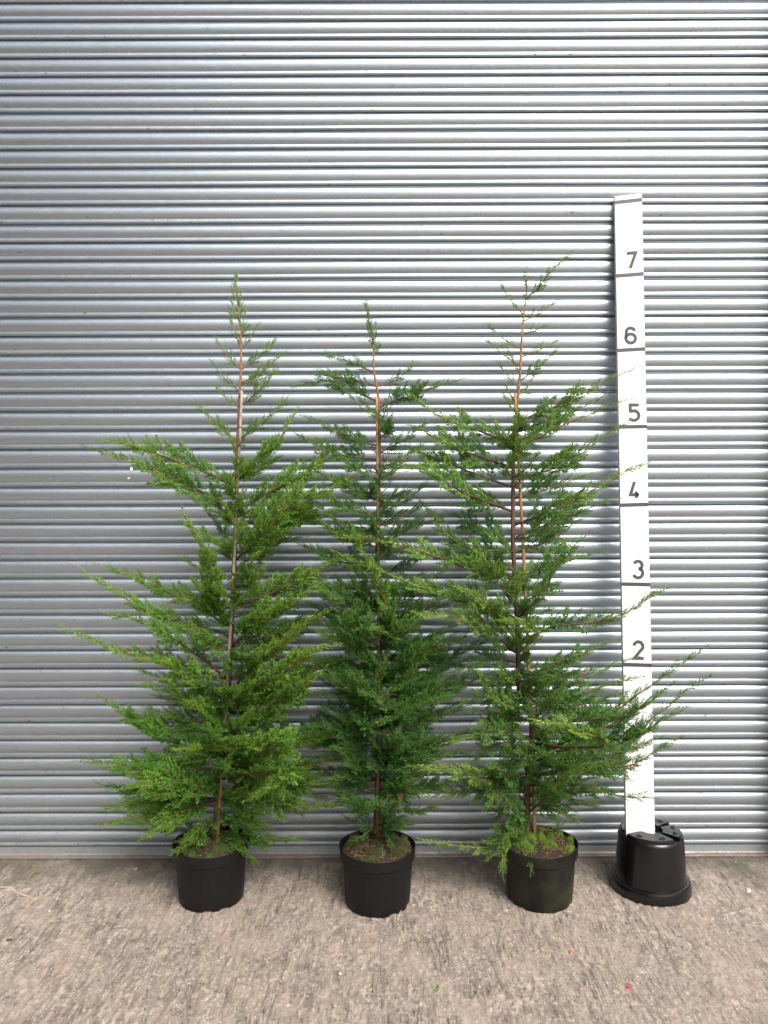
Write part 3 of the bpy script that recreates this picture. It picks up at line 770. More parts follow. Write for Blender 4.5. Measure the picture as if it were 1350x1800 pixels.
for by, pts, d, y, fm in [(744, [(960, 722), (1018, 692), (1092, 658)], 0, .42, .10), (757, [(970, 735), (1050, 702)], .1, .3, .08), (782, [(935, 775), (986, 750), (1081, 710)], -.03, .45, .095), (773, [(850, 760), (780, 733), (726, 700)], -.02, .5, .10),
                          (820, [(803, 790), (738, 757)], -.05, .55, .11), (832, [(985, 815), (1082, 757)], -.05, .45, .11), (862, [(798, 818), (726, 790)], .02, .5, .11), (800, [(905, 775), (902, 745)], -.12, .6, .07), (790, [(880, 770), (850, 745)], .1, .25, .08),
                          (905, [(810, 862), (752, 828), (716, 822)], -.10, .65, .11), (935, [(973, 898), (1031, 867), (1108, 826)], -.02, .4, .10), (880, [(960, 862), (1020, 840)], .08, .25, .10), (900, [(840, 880), (790, 862)], .1, .25, .11),
                          (915, [(960, 900), (990, 860)], -.15, .4, .09), (945, [(990, 910), (1062, 884)], .05, .3, .11), (975, [(800, 950), (742, 886)], .02, .4, .10), (960, [(850, 930), (800, 905)], .12, .2, .11), (980, [(960, 955), (1010, 920)], .08, .25, .11),
                          (1030, [(842, 1008), (716, 964), (622, 943)], -.12, .72, .10), (1010, [(850, 985), (770, 975)], .08, .25, .11), (1010, [(970, 985), (1020, 950)], -.08, .35, .09), (1088, [(824, 1056), (742, 1027), (622, 986)], -.18, .75, .10),
                          (1060, [(960, 1035), (975, 990), (1035, 975)], -.08, .4, .09), (1050, [(870, 1010), (850, 985)], -.22, .7, .10), (1154, [(838, 1097), (758, 1082)], -.26, .85, .125), (1130, [(870, 1075), (820, 1040)], -.28, .75, .10),
                          (1090, [(940, 1060), (960, 1020)], -.2, .45, .08), (1135, [(990, 1097), (1075, 1085), (1142, 1050)], -.05, .38, .085), (1206, [(990, 1165), (1060, 1134)], -.08, .4, .095), (1170, [(860, 1160), (800, 1180)], -.05, .25, .09),
                          (1228, [(985, 1208), (1094, 1163)], 0, .3, .085), (1262, [(1000, 1225), (1100, 1195)], -.03, .3, .085), (1200, [(860, 1225), (820, 1235)], -.12, .45, .085), (1250, [(870, 1225), (850, 1195)], -.2, .5, .085),
                          (1240, [(880, 1265), (845, 1275)], -.15, .45, .08), (1270, [(960, 1240), (985, 1215)], -.18, .4, .075),
                          (1345, [(1068, 1318), (1128, 1278), (1215, 1208)], -.14, .3, .085), (1372, [(1040, 1350), (1112, 1342), (1166, 1314)], -.12, .25, .075), (1330, [(1030, 1290), (1110, 1235), (1211, 1158)], -.10, .3, .085),
                          (1405, [(1030, 1395), (1128, 1402)], -.10, .25, .075), (1310, [(1062, 1308), (1010, 1280), (952, 1270)], -.34, .85, .08), (1340, [(1000, 1330), (1060, 1265)], -.08, .35, .08), (1385, [(834, 1364), (749, 1349)], -.26, .85, .11),
                          (1390, [(820, 1392), (716, 1398)], -.12, .5, .085), (1390, [(990, 1370), (1060, 1345)], -.2, .45, .085), (1400, [(980, 1400), (1046, 1418)], -.1, .35, .085), (1420, [(970, 1420), (1010, 1440)], -.12, .4, .075), (1375, [(880, 1385), (860, 1412)], -.2, .4, .075),
                          (1430, [(890, 1430), (860, 1425)], -.05, .25, .075), (1430, [(970, 1395), (1000, 1360)], -.22, .5, .075), (1300, [(870, 1310), (840, 1330)], -.08, .35, .085), (1350, [(900, 1330), (885, 1300)], -.2, .4, .075),
                          (1300, [(1020, 1270), (1105, 1255)], -.12, .35, .10), (1345, [(1050, 1330), (1130, 1308)], -.20, .35, .10), (1330, [(1080, 1272), (1152, 1225)], -.16, .3, .11), (1360, [(1010, 1345), (1085, 1366)], -.15, .35, .09),
                          (1240, [(1010, 1240), (1080, 1222)], -.10, .35, .10), (1190, [(980, 1190), (1042, 1178)], -.12, .35, .09), (1300, [(870, 1290), (800, 1300)], -.2, .45, .10), (1400, [(1000, 1385), (1075, 1390)], -.16, .4, .09), (1320, [(1090, 1300), (1188, 1255)], -.13, .28, .09),
                          (1462, [(900, 1478), (840, 1490), (762, 1482)], -.20, .75, .085), (1455, [(890, 1470), (882, 1522)], -.20, .6, .08), (1450, [(925, 1470), (932, 1522)], -.2, .5, .095), (1455, [(960, 1460), (985, 1450)], -.03, .35, .07)]:
    tC.br(by, pts, d, dens=.62 if by < 1000 else .8, young=y, fmax=fm, bare=.12, plane=rng.uniform(.9, 1.4) if abs(d) < .1 else None, up=.02 if by > 1370 else .26)

def fill(tree, y0, y1, n, env, young, seed, front=0.30, back=0.17, up=0.25):
    """short inner branches all round the stem between photo rows y0 and y1"""
    r = random.Random(seed); az = r.uniform(0, 6.28)
    for i in range(n):
        py = y0 + (y1 - y0) * (i + r.random()) / n
        b = tree.on(py); az += 2.4 + r.uniform(-0.4, 0.4)
        if math.sin(az) > 0.35 and i % 2: az = -az
        dx, dy = math.cos(az), math.sin(az)
        hw = np.interp(py, [e[0] for e in env], [e[1] for e in env]) / 440.0 * r.uniform(0.65, 1.0)
        reach = np.array([dx * hw, (front if dy < 0 else back) * min(1, hw / 0.25) * dy, 0])
        rise = np.interp(py, [500, 900, 1300, 1480], [0.55, 0.42, 0.22, 0.0]) * np.linalg.norm(reach)
        p1 = b + reach * 0.55 + np.array([0, 0, rise * 0.35]); p2 = b + reach + np.array([0, 0, rise])
        branch(tree.root, tree.mat, [b, p1, p2], dens=0.95 if dy < 0.25 else 0.6, young=young * (1.0 if py < 1280 else 0.7) * r.uniform(0.4, 1.3) * (1.0 if dy < 0.3 else 0.5), bare=0.06, up=up if py < 1350 else 0.05)
fill(tA, 830, 1470, 40, [(800, 55), (950, 85), (1100, 120), (1250, 145), (1400, 165), (1470, 80)], .45, 3)
fill(tB, 800, 1460, 46, [(760, 45), (900, 80), (1050, 100), (1200, 125), (1350, 125), (1460, 60)], .25, 4, 0.28)
fill(tC, 760, 1450, 34, [(760, 45), (900, 85), (1050, 85), (1150, 90), (1300, 105), (1450, 90)], .4, 5)
fill(tC, 1180, 1440, 16, [(1180, 90), (1300, 125), (1440, 105)], .4, 8)
fill(tB, 1040, 1420, 28, [(1040, 120), (1200, 175), (1330, 185), (1420, 125)], .28, 6, 0.24)
fill(tA, 1200, 1445, 18, [(1180, 110), (1300, 185), (1400, 195), (1450, 130)], .45, 9)

for tr, yy in ((tA, .75), (tB, .75), (tC, .5)):     # leader shoot
    branch(tr.root, tr.mat, [tr.P[62], tr.P[65], tr.P[68], tr.P[69]], dens=.8, young=yy, fmax=.020, bare=.02, plane=.8, r0=.0012, fine_tip=False)
for tr, rows, yg in ((tA, (822, 850, 880, 905, 935, 962, 1045, 1075, 1225, 1250, 1280, 1305, 1330, 1360), .55), (tB, (752, 850, 885, 920, 950, 985, 1020, 1050, 1190, 1215, 1330, 1160, 1325), .35), (tC, (735, 760, 790, 815, 1020, 1045, 1060, 1120, 1140, 1215, 1345, 1370), .55)):
    for k, py in enumerate(rows):
        b = tr.on(py + 25); x, y = proj(b); sgn = -1 if k % 2 else 1
        tr.br(py + 25, [(x + sgn * 12, y - 14), (x - sgn * rng.uniform(5, 35), y - rng.uniform(45, 70))], -rng.uniform(.10, .2), dens=1.1, young=yg * rng.uniform(.7, 1.3), fmax=.075)

for tr, rows, yg in ((tA, (1000, 1035, 1090, 1120, 1215, 1245, 1275, 1300, 1335, 1365, 1390), .6), (tB, (1085, 1130, 1175, 1205, 1240, 1270, 1300, 1340, 1375, 1400, 1430, 1225, 1355), .35), (tC, (1095, 1170, 1200, 1225, 1320, 1350, 1385, 1410, 1290), .5)):
    for k, py in enumerate(rows):
        b = tr.on(py + 20); x, y = proj(b); sgn = -1 if k % 2 else 1; q = rng.uniform(30, 80)
        tr.br(py + 20, [(x + sgn * q * 0.5, y - 5), (x + sgn * q * rng.choice((1.0, 1.0, -0.3)), y - rng.uniform(10, 45))], -rng.uniform(.16, .27), dens=1.0, young=yg * rng.uniform(.6, 1.3), fmax=.085, up=.12)

# ------------------------------------------------------------------ pots
def flower_pot(label, cx, front_py, mat, seed, moss_cols, tilt=0.0, r_rim=0.140, r_base=0.118, h=0.215, moss_n=4200):
    f = ground_at(cx, front_py)
    c = Vector((f.x * (1 + r_base / 2.9), f.y + r_base, 0.0))
    pot = thing('plant_pot', label, 'pot', c, 'black plastic plant pots standing upright')
    rr, rb = r_rim, r_base
    body = [(0.0, 0.006), (rb - 0.02, 0.006), (rb - 0.012, 0.001), (rb - 0.004, 0.001), (rb, 0.006), (rb + 0.004, 0.05), (rr - 0.012, h - 0.055), (rr - 0.0105, h - 0.047)]
    me = lathe('body', body, 72)
    # drainage nicks round the foot
    r = random.Random(seed)
    nick = [r.uniform(0, 6.28) for _ in range(5)] + [-1.15 + 0.2 * seed]
    for v in me.vertices:
        if 0.0005 < v.co.z < 0.0065 and math.hypot(v.co.x, v.co.y) > rb - 0.015:
            a = math.atan2(v.co.y, v.co.x)
            if any(abs((a - q + math.pi) % (2 * math.pi) - math.pi) < 0.11 for q in nick): v.co.z += 0.009
    link('body', me, mat, pot)
    rim = [(rr - 0.0105, h - 0.048), (rr - 0.003, h - 0.040), (rr - 0.001, h - 0.006), (rr, h - 0.001), (rr - 0.002, h + 0.001), (rr - 0.005, h - 0.001), (rr - 0.007, h - 0.02), (rr - 0.012, h - 0.05)]
    me = lathe('rim', rim, 72)
    for v in me.vertices:                 # hand-bent, slightly out of round
        a = math.atan2(v.co.y, v.co.x); s = 1 + 0.010 * math.sin(2 * a + seed) + 0.005 * math.sin(3 * a + seed * 2)
        w = (v.co.z - (h - 0.05)) / 0.05
        v.co.x *= 1 + (s - 1) * w; v.co.y *= 1 + (s - 1) * w; v.co.z += 0.002 * w * math.sin(a * 2 + seed)
    link('rim', me, mat, pot)
    # soil mound
    nr, na = 14, 48; V = [(0, 0, h - 0.005)]; Fs = []
    for j in range(1, nr + 1):
        for i in range(na):
            a = 2 * math.pi * i / na; q = (rr - 0.010) * j / nr
            V.append((q * math.cos(a), q * math.sin(a), h - 0.006 - 0.012 * (j / nr) ** 2 + r.uniform(-0.003, 0.003)))
    for i in range(na): Fs.append((0, 1 + i, 1 + (i + 1) % na))
    for j in range(nr - 1):
        for i in range(na):
            a, b_ = 1 + j * na + i, 1 + j * na + (i + 1) % na; Fs.append((a, a + na, b_ + na, b_))
    soil = link('soil', mesh_py('soil', V, Fs, True), M_SOIL, pot)
    # moss: tufts of tiny blades gathered in cushions
    bits = []; bf = []                     # bark crumbs lying on the compost
    for _ in range(90):
        a = r.uniform(0, 6.28); q = (rr - 0.018) * math.sqrt(r.random()); t = r.uniform(0, 3.14); l_, w_ = r.uniform(.004, .011), r.uniform(.002, .004)
        x, y = q * math.cos(a), q * math.sin(a); z0 = h - 0.004 - 0.012 * (q / rr) ** 2; o_ = len(bits)
        for dx, dy, dz in ((-l_, -w_, 0), (l_, -w_ * .6, 0), (l_, w_, 0), (-l_, w_ * .7, 0), (0, 0, .005)): bits.append((x + dx * math.cos(t) - dy * math.sin(t), y + dx * math.sin(t) + dy * math.cos(t), z0 + dz))
        bf += [(o_, o_ + 1, o_ + 4), (o_ + 1, o_ + 2, o_ + 4), (o_ + 2, o_ + 3, o_ + 4), (o_ + 3, o_, o_ + 4)]
    link('bark_crumbs', mesh_py('bark_crumbs', bits, bf), M_BARK, soil)['kind'] = 'stuff'
    cush = [(r.uniform(0, 6.28), (rr - 0.012) * math.sqrt(r.random()), r.uniform(0.012, 0.032)) for _ in range(20)]
    P = []; T = []; A = []
    for _ in range(moss_n):
        a, q, s = r.choice(cush)
        x = q * math.cos(a) + r.gauss(0, s * 0.5); y = q * math.sin(a) + r.gauss(0, s * 0.5)
        if math.hypot(x, y) > rr - 0.013: continue
        dd = math.hypot(x - q * math.cos(a), y - q * math.sin(a)) / s
        z0 = h - 0.012 + 0.016 * max(0, 1 - dd * dd) - 0.010 * (math.hypot(x, y) / rr) ** 2
        hh = r.uniform(0.006, 0.018); w = r.uniform(0.0012, 0.0022); t = r.uniform(0, 3.14)
        b_ = len(P); lx, ly = r.uniform(-0.006, 0.006), r.uniform(-0.006, 0.006)
        for ang in (t, t + 2.09, t + 4.19): P.append((x + w * math.cos(ang), y + w * math.sin(ang), z0))
        P.append((x + lx, y + ly, z0 + hh))
        T += [(b_, b_ + 1, b_ + 3), (b_ + 1, b_ + 2, b_ + 3), (b_ + 2, b_, b_ + 3)]
        v = (hash((round(a, 3), seed)) % 97) / 97
        A += [min(1, max(0, v * 0.45 + r.uniform(0, .6) - .05))] * 4
    mm, n, b = mat_new('moss')
    av = N(n, 'ShaderNodeAttribute', attribute_name='tone').outputs['Fac']
    n.links.new(ramp(n, av, [(0.0, moss_cols[0]), (0.5, moss_cols[1]), (1.0, moss_cols[2])]), b.inputs['Base Color']); b.inputs['Roughness'].default_value = 0.9
    mo = link('moss', mesh_np('moss', np.array(P), np.array(T, int), {'tone': A}), mm, soil)
    mo['kind'] = 'stuff'
    return c

GREENM = [(0.045, 0.035, 0.012), (0.05, 0.085, 0.012), (0.085, 0.14, 0.014)]
BROWNM = [(0.055, 0.024, 0.012), (0.045, 0.05, 0.012), (0.075, 0.12, 0.014)]
pA = flower_pot('matt black plastic pot with green moss under the dense conical cypress', 372, 1607, M_POT, 1, GREENM)
pB = flower_pot('matt black plastic pot with brown and green moss under the slender dark cypress', 664, 1616, M_POT, 2, BROWNM)
pC = flower_pot('weathered black pot with bright moss cushions under the airy kinked cypress', 949, 1608, M_POTC, 3, [(0.06, 0.06, 0.012), (0.11, 0.18, 0.015), (0.20, 0.32, 0.02)], moss_n=5200)

# ------------------------------------------------------------------ canes
def cane(label, p0, p1, r, mat, ties):
    P0, P1 = np.array(p0), np.array(p1)
    c = thing('bamboo_cane', label, 'cane', tuple(P0), 'bamboo canes in the pots')
    n = 40; t = np.linspace(0, 1, n)
    bow = np.outer(np.sin(t * math.pi) * 0.006, [1, 0, 0])
    P = P0 * (1 - t)[:, None] + P1 * t[:, None] + bow - P0
    V, T, A = tube_np(P, r * (1 - 0.25 * t), 10, 0.02)
    link('pole', mesh_np('pole', V, T, {'along': A}, True), mat, c)
    L = np.linalg.norm(P1 - P0); k = 0; s = rng.uniform(0.05, 0.15)
    dirv = Vector(P1 - P0).normalized()
    ring = lathe('node', [(r * 0.98, -0.004), (r * 1.10, -0.0015), (r * 1.16, 0.001), (r * 1.04, 0.0035), (r * 0.9, 0.005)], 12)
    ring.attributes.new('along', 'FLOAT', 'POINT')
    while s < L - 0.03:
        x = s / L; o = link('node', ring, mat, c); i = x * (n - 1); j = min(int(i), n - 2)
        o.location = Vector(P[j] * (1 - (i - j)) + P[j + 1] * (i - j)); o.rotation_euler = dirv.to_track_quat('Z', 'Y').to_euler()
        f = 1 - 0.25 * x; o.scale = (f, f, 1); s += rng.uniform(0.16, 0.24)
    tie = lathe('tie', [(r + 0.001, -0.004), (r + 0.0035, -0.003), (r + 0.0035, 0.003), (r + 0.001, 0.004)], 16)
    for x in ties:
        i = x * (n - 1); j = min(int(i), n - 2)
        o = link('tie', tie, M_TIE, c); o.location = Vector(P[j] * (1 - (i - j)) + P[j + 1] * (i - j)); o.rotation_euler = dirv.to_track_quat('Z', 'Y').to_euler(); o.scale = (1.25, 1.6, 1)
    return c
M_TIE = make_plain('green_tie', (0.05, 0.10, 0.045), 0.5)
CY = -0.288
def cpt(px, py, dy=0): return tuple(at(px, py, CY + dy))
cane('olive bamboo cane weathered to pale grey at its top, in the dense conical cypress', cpt(381, 1494), cpt(425, 687, .01), 0.0068, make_cane('cane_olive', (0.26, 0.165, 0.025), (0.50, 0.42, 0.36)), (0.25, 0.5, 0.74))
cane('reddish brown bamboo cane supporting the slender dark cypress', cpt(663, 1478), cpt(662, 698, .01), 0.0060, make_cane('cane_reddish', (0.24, 0.095, 0.035), (0.46, 0.28, 0.14)), (0.3, 0.58, 0.82))
cane('golden tan bamboo cane tied to the kinked airy cypress', cpt(940, 1472, -.005), cpt(905, 692, .01), 0.0072, make_cane('cane_golden', (0.27, 0.15, 0.045), (0.44, 0.22, 0.075)), (0.4, 0.66, 0.79))

# ------------------------------------------------------------------ upturned pot and measuring board
fp = ground_at(1143, 1596)
RB, RT, PH = 0.150, 0.1165, 0.215
PC = Vector((fp.x * (1 + RB / 2.9), fp.y + RB, 0.0))
up = thing('upturned_pot', 'glossy black plastic pot turned upside down under the white measuring board', 'pot', PC)
link('body', lathe('body', [(RB - 0.017, 0.044), (RB - 0.019, 0.052), (RT + 0.004, PH - 0.012), (RT + 0.001, PH - 0.004), (RT - 0.003, PH - 0.0005), (RT - 0.010, PH), (RT - 0.022, PH - 0.003), (0.0, PH - 0.004)], 80), M_POTG, up)
link('rim', lathe('rim', [(RB - 0.006, 0.0005), (RB, 0.001), (RB + 0.0005, 0.004), (RB - 0.003, 0.036), (RB - 0.006, 0.043), (RB - 0.013, 0.047), (RB - 0.020, 0.047)], 80), M_POTG, up)
# raised foot pads of the base with channels between them, each with drain holes
def foot_pad(a0, a1, r0, r1, z0, z1):
    V, Fs = [], []; n = 12
    for i in range(n + 1):
        a = a0 + (a1 - a0) * i / n
        for r_, z_ in ((r0, z0), (r0 + .004, z1), (r1 - .006, z1), (r1, z1 - 0.004), (r1 + .001, z0)): V.append((r_ * math.cos(a), r_ * math.sin(a), z_))
    for i in range(n):
        for j in range(4): Fs.append((i * 5 + j, i * 5 + j + 1, i * 5 + j + 6, i * 5 + j + 5))
    Fs += [tuple(range(5))[::-1], tuple(n * 5 + j for j in range(5))]
    return mesh_py('foot_pad', V, Fs, True, 30)
for a0, a1 in ((-2.75, -1.05), (-0.75, 0.35), (0.60, 1.65), (1.95, 3.20)):
    p = link('foot_pad', foot_pad(a0, a1, 0.040, RT - 0.004, PH - 0.005, PH + 0.011), M_POTG, up)
    for f in (0.22, 0.78):
        a = a0 + (a1 - a0) * f; q = 0.088
        hm = lathe('drain_hole', [(0.0105, 0.0), (0.0098, 0.0016), (0.0085, 0.0018), (0.0080, 0.0004), (0.0, 0.0004)], 20)
        hm.materials.append(M_POTG); hm.materials.append(M_HOLE)
        for pl in hm.polygons:
            if pl.index >= 60: pl.material_index = 1
        o = link('drain_hole', hm, None, p, (q * math.cos(a), q * math.sin(a), PH + 0.0112)); o.scale = (1.25, 0.8, 1); o.rotation_euler.z = a + 1.57

# board: foot on the pot, top against the slats
BT = 0.020
YB = PC.y - 0.022                           # front face at the foot
foot_c = at(1126, 1464, YB)
top_c = at(1104.5, 343, -0.014 - BT - 0.002)
axis = (top_c - foot_c).normalized()
xdir = (at(1129, 410, top_c.y) - at(1081, 412, top_c.y)); xdir -= axis * xdir.dot(axis); xdir.normalize()
xdir = Vector((1, 0, 0)) - axis * axis.x; xdir.normalize()
ndir = xdir.cross(axis).normalized()          # towards the viewer
if ndir.y > 0: ndir = -ndir
BL = (top_c - foot_c).length
Mb = Matrix((xdir, -ndir, axis)).transposed().to_4x4(); Mb.translation = foot_c
BMI = Mb.inverted()
board = thing('measuring_board', 'tall white painted measuring board with grey foot marks and numbers 2 to 7', 'board')
board.matrix_world = Mb
def board_at(px, py):                       # photo pixel on the board's front face, in board coordinates
    o, d = ray(px, py); t = (foot_c - o).dot(ndir) / d.dot(ndir); return BMI @ (o + d * t)
BW = 0.109
me = box_mesh('plank', -BW / 2, BW / 2, 0.0, BT, -0.02, BL, 0.0012)
zt = [board_at(1081, 345).z, board_at(1127, 339.5).z]
for v in me.vertices:
    if v.co.z > BL - 0.01: v.co.z = zt[0] + (zt[1] - zt[0]) * (v.co.x + BW / 2) / BW + (v.co.z - BL)
link('plank', me, M_BOARD, board)
for (pl, pr) in ((356.0, 350.8), (485.0, 481.2), (616.0, 613.2), (750.5, 749.5), (888.0, 886.5), (1026.5, 1027.5), (1168.0, 1169.5)):
    f = (pl - 340) / 1120
    a = board_at(1081 + 21 * f, pl); b_ = board_at(1127 + 23 * f, pr)
    za, zb = a.z, b_.z; hw = 0.0068; V = []
    for y in (-0.0012, 0.0006):
        for x, zc in ((-BW / 2 - 0.0004, za), (BW / 2 + 0.0004, zb)): V += [(x, y, zc - hw), (x, y, zc + hw)]
    link('foot_mark', mesh_py('foot_mark', V, [(0, 2, 3, 1), (4, 5, 7, 6), (0, 1, 5, 4), (2, 6, 7, 3), (1, 3, 7, 5), (0, 4, 6, 2)]), M_TAPE, board)

def arc(cx, cy, r, a0, a1, n=14, ry=None):
    return [(cx + r * math.cos(R(a0 + (a1 - a0) * i / n)), cy + (ry or r) * math.sin(R(a0 + (a1 - a0) * i / n))) for i in range(n + 1)]
GLYPH = {
    '7': [[(0.0, 0.95), (0.58, 1.0), (0.20, 0.0)]],
    '6': [[(0.56, 0.80)] + arc(0.30, 0.72, 0.26, 30, 180, 12, 0.26) + [(0.03, 0.5), (0.01, 0.32)] + arc(0.30, 0.30, 0.29, 180, 540, 26)],
    '5': [[(0.57, 0.97), (0.06, 0.97), (0.06, 0.60)] + arc(0.27, 0.31, 0.30, 118, -148, 22)],
    '4': [[(0.30, 1.0), (0.03, 0.20), (0.58, 0.20)], [(0.41, 0.40), (0.41, 0.0)]],
    '3': [arc(0.28, 0.74, 0.25, 155, -80, 16) , arc(0.27, 0.27, 0.29, 82, -158, 20)],
    '2': [arc(0.29, 0.70, 0.27, 168, -25, 16) + [(0.02, 0.03), (0.60, 0.03)]],
}
def digit(ch, box):
    a = board_at(box[0], box[3]); b_ = board_at(box[2], box[1])
    sx = (b_.x - a.x) / 0.60; sz = (b_.z - a.z); w = 0.0058
    V, Fs = [], []
    for st in GLYPH[ch]:
        pts = [Vector((a.x + x * sx, a.z + y * sz)) for x, y in st]; base = len(V); m = len(pts)
        for i, p in enumerate(pts):
            d0 = (p - pts[i - 1]).normalized() if i else None; d1 = (pts[i + 1] - p).normalized() if i < m - 1 else None
            d = ((d0 or d1) + (d1 or d0)).normalized(); nn = Vector((-d.y, d.x))
            k = 1.0 if d0 is None or d1 is None else 1 / max(0.45, nn.dot(Vector((-d1.y, d1.x))))
            for s in (1, -1):
                q = p + nn * s * w * k; V.append((q.x, -0.0016, q.y)); V.append((q.x, 0.0004, q.y))
        for i in range(m - 1):
            o = base + i * 4
            Fs += [(o, o + 2, o + 6, o + 4), (o + 1, o + 5, o + 7, o + 3), (o, o + 4, o + 5, o + 1), (o + 2, o + 3, o + 7, o + 6)]
        e = base + (m - 1) * 4
        Fs += [(base, base + 1, base + 3, base + 2), (e, e + 2, e + 3, e + 1)]
    me = mesh_py('numeral', V, Fs)
    link('numeral', me, M_INK, board)
digit('7', (1102.5, 444, 1118, 471)); digit('6', (1100, 576, 1117, 603)); digit('5', (1106.5, 711, 1123.5, 739))
digit('4', (1107.5, 847, 1123.5, 875)); digit('3', (1114, 986, 1130.5, 1015)); digit('2', (1114, 1127, 1131, 1158))

# ------------------------------------------------------------------ litter on the concrete
tw = thing('twine', 'frayed loop of pale twine lying on the concrete', 'twine', ground_at(40, 1575))
def strand(pts, r=0.0023):
    P = [np.array(ground_at(x, y, 0.004)) - np.array(tw.location) for x, y in pts]
    for i, p in enumerate(P): p[2] = 0.004 + 0.003 * math.sin(i * 1.7)
    V, T, A = tube_np(spline(P, 24), np.full(24, r), 6)
    link('strand', mesh_np('strand', V, T, None, True), M_TWINE, tw)
strand([(-60, 1568), (-20, 1566), (0, 1565), (18, 1562), (34, 1572), (50, 1578), (59, 1581)])
strand([(-60, 1562), (0, 1561), (20, 1560), (30, 1567), (44, 1574), (60, 1582), (72, 1577), (83, 1570)])
strand([(59, 1581), (66, 1579), (74, 1574), (78, 1571)], 0.0022)
strand([(60, 1582), (54, 1590), (46, 1595)], 0.0016)

def chip(name, label, cat, px, py, ln, wd_, hgt, ang, col, grp=None):
    p = ground_at(px, py)
    r = random.Random(int(px * 7 + py)); V = []; n = 9
    for z, s in ((0.0, 1.0), (hgt, 0.8)):
        for i in range(n):
            a = 2 * math.pi * i / n; q = r.uniform(0.75, 1.1) * s
            V.append((ln * q * math.cos(a), wd_ * q * math.sin(a), z + (0.3 * hgt * r.random() if z else 0)))
    Fs = [tuple(range(n))[::-1], tuple(range(n, 2 * n))] + [(i, (i + 1) % n, (i + 1) % n + n, i + n) for i in range(n)]
    o = link(name, mesh_py(name, V, Fs), make_plain(name + '_stuff', col, 0.8, 0.3, 120)); o.location = (p.x, p.y, 0.001); o.rotation_euler.z = ang
    tag(o, label, cat, grp); return o
BR = (0.30, 0.14, 0.06)
chip('dry_needle', 'long orange brown dry sliver at the foot of the shutter', 'sliver', 57, 1531, 0.030, 0.003, 0.004, 0.9, BR)
chip('wood_chip', 'pale cream wood chip at the foot of the shutter', 'wood chip', 239, 1529, 0.010, 0.005, 0.005, 0.8, (0.55, 0.38, 0.22))
chip('dry_leaf', 'small rusty dry leaf beside the pale wood chip', 'leaf', 258, 1526, 0.012, 0.006, 0.004, 1.3, (0.22, 0.09, 0.035))
chip('dry_leaf', 'dark brown dry leaf lying near the twine end', 'leaf', 16, 1655, 0.012, 0.008, 0.005, 0.2, (0.10, 0.045, 0.025))
chip('dry_needle', 'thin orange dry sliver on the concrete in front of the mossy conical cypress pot', 'sliver', 272, 1595, 0.014, 0.002, 0.003, -0.2, BR)
chip('dry_leaf', 'small tan leaf scrap on concrete left of the olive cane pot', 'leaf', 120, 1648, 0.009, 0.006, 0.003, 0.4, (0.42, 0.22, 0.10))
chip('red_scrap', 'tiny bright red scrap on the concrete', 'scrap', 1104, 1738, 0.0075, 0.006, 0.006, 0.3, (0.62, 0.03, 0.05))
chip('clay_crumb', 'small orange clay crumb on the concrete', 'crumb', 1003, 1676, 0.009, 0.007, 0.006, 0.3, (0.42, 0.17, 0.08))
chip('white_pebble', 'small white pebble in front of the upturned pot', 'pebble', 1316, 1568, 0.010, 0.009, 0.009, 0.3, (0.66, 0.64, 0.60))
chip('bird_dropping', 'white splash stain on the concrete between the two pots with dark moss and bright moss', 'splash', 822, 1594, 0.011, 0.006, 0.002, 0.3, (0.70, 0.70, 0.70))
# bird splash on one slat, withered sprig in the slender tree
def splash(px, py, w, h, label):
    p = at(px, py, -0.0150); n = 12; V = []; r = random.Random(int(px))
    for y in (0.0, 0.0035):
        for i in range(n):
            a = 2 * math.pi * i / n; q = r.uniform(0.7, 1.15); V.append((w * q * math.cos(a), y, h * q * math.sin(a) * (1.5 if math.sin(a) < 0 else 0.8)))
    Fs = [tuple(range(n)), tuple(range(n, 2 * n))[::-1]] + [(i, i + n, (i + 1) % n + n, (i + 1) % n) for i in range(n)]
    o = link('bird_splash', mesh_py('bird_splash', V, Fs), M_SPLASH); o.location = p; tag(o, label, 'splash')
M_SPLASH = make_plain('bird_lime', (0.72, 0.72, 0.70), 0.8, 0.1)
splash(231, 824, 0.005, 0.008, 'larger white bird splash streaked down a shutter slat')
splash(226, 840, 0.004, 0.003, 'smaller white bird splash spot on the shutter under the larger one')
M_DEAD = make_plain('withered_brown', (0.30, 0.11, 0.04), 0.85, 0.3)
dv, dt, da = MID[1]
dp = at(706, 1392, tB.P[3][1] - 0.20)
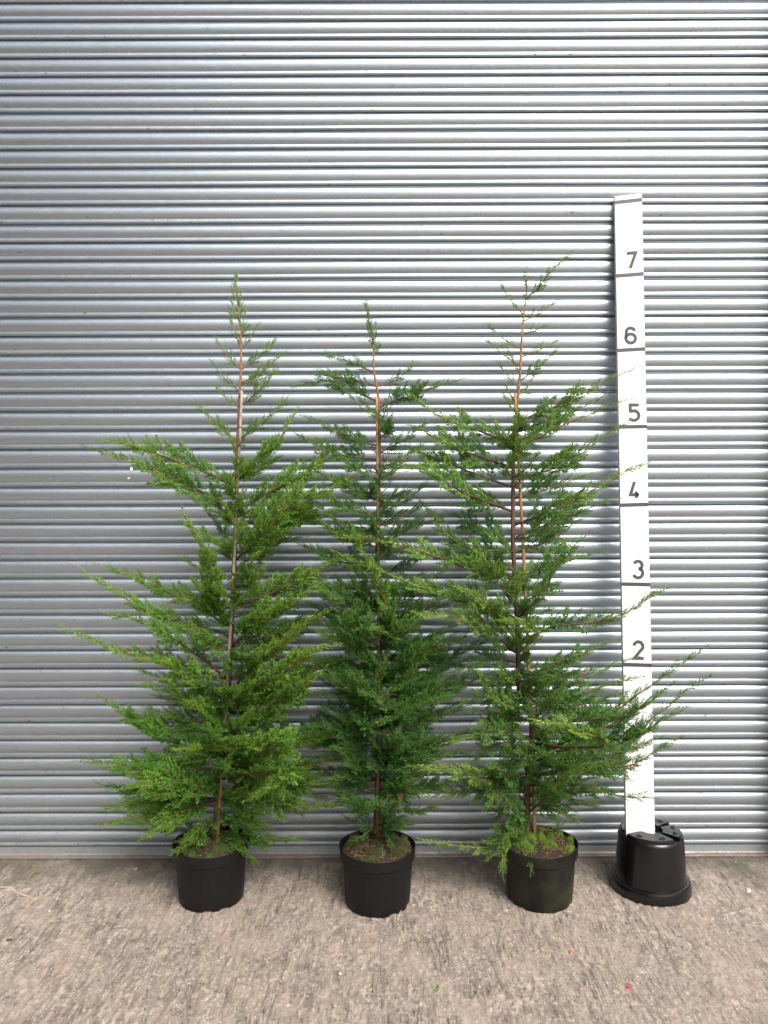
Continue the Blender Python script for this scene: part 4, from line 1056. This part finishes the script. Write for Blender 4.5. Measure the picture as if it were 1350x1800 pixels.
dq = dv * 0.05; dq = np.stack([-dq[:, 0] * 0.25 + dq[:, 1], dq[:, 2], -dq[:, 0]], 1) + np.array(dp)
link('withered_spray', mesh_np('withered_spray', dq, dt), M_DEAD, tB.root)['label'] = 'withered brown spray hanging in the green'
# green sprig dropped on the concrete
gp = ground_at(766, 1748)
sg = thing('cypress_sprig', 'tiny green sprig dropped on the concrete', 'sprig', gp)
v, t, a = SMALL[0]
vv = v * 0.045; vv = np.stack([-vv[:, 1] + vv[:, 0] * .2, vv[:, 0], np.abs(vv[:, 2]) + 0.004], 1)
link('foliage', mesh_np('foliage', vv, t, {'tip': a, 'rnd': np.full(len(v), .6), 'young': np.full(len(v), .5)}), FA, sg)
# loose grit
def build_grit():
    r = np.random.default_rng(5); n = 2600
    x = r.uniform(-2.0, 2.0, n); y = -1.6 + 1.55 * r.random(n); s = r.gamma(2.0, 0.0009, n) + 0.0008
    base = np.array([(1, 0, 0), (-.5, .8, 0), (-.5, -.8, 0), (0, 0, .9), (0.1, 0.1, -.5)])
    T0 = np.array([(0, 1, 3), (1, 2, 3), (2, 0, 3), (1, 0, 4), (2, 1, 4), (0, 2, 4)])
    V = []; T = []; A = []
    for i in range(n):
        ang = r.uniform(0, 6.28); c, q = math.cos(ang), math.sin(ang)
        b = base * s[i] * r.uniform(0.7, 1.3, (5, 3)); V.append(np.stack([b[:, 0] * c - b[:, 1] * q + x[i], b[:, 0] * q + b[:, 1] * c + y[i], b[:, 2] + 0.0015], 1))
        T.append(T0 + 5 * i); A.append(np.full(5, r.random()))
    m, nn, b = mat_new('grit')
    av = N(nn, 'ShaderNodeAttribute', attribute_name='tone').outputs['Fac']
    nn.links.new(ramp(nn, av, [(0.0, (0.06, 0.055, 0.05)), (0.45, (0.28, 0.23, 0.18)), (0.8, (0.45, 0.38, 0.30)), (1.0, (0.75, 0.73, 0.70))]), b.inputs['Base Color'])
    o = link('grit', mesh_np('grit', np.concatenate(V), np.concatenate(T), {'tone': np.concatenate(A)}), m)
    o['kind'] = 'stuff'; tag(o, 'fine loose grit scattered over the brushed concrete', 'grit')
build_grit()
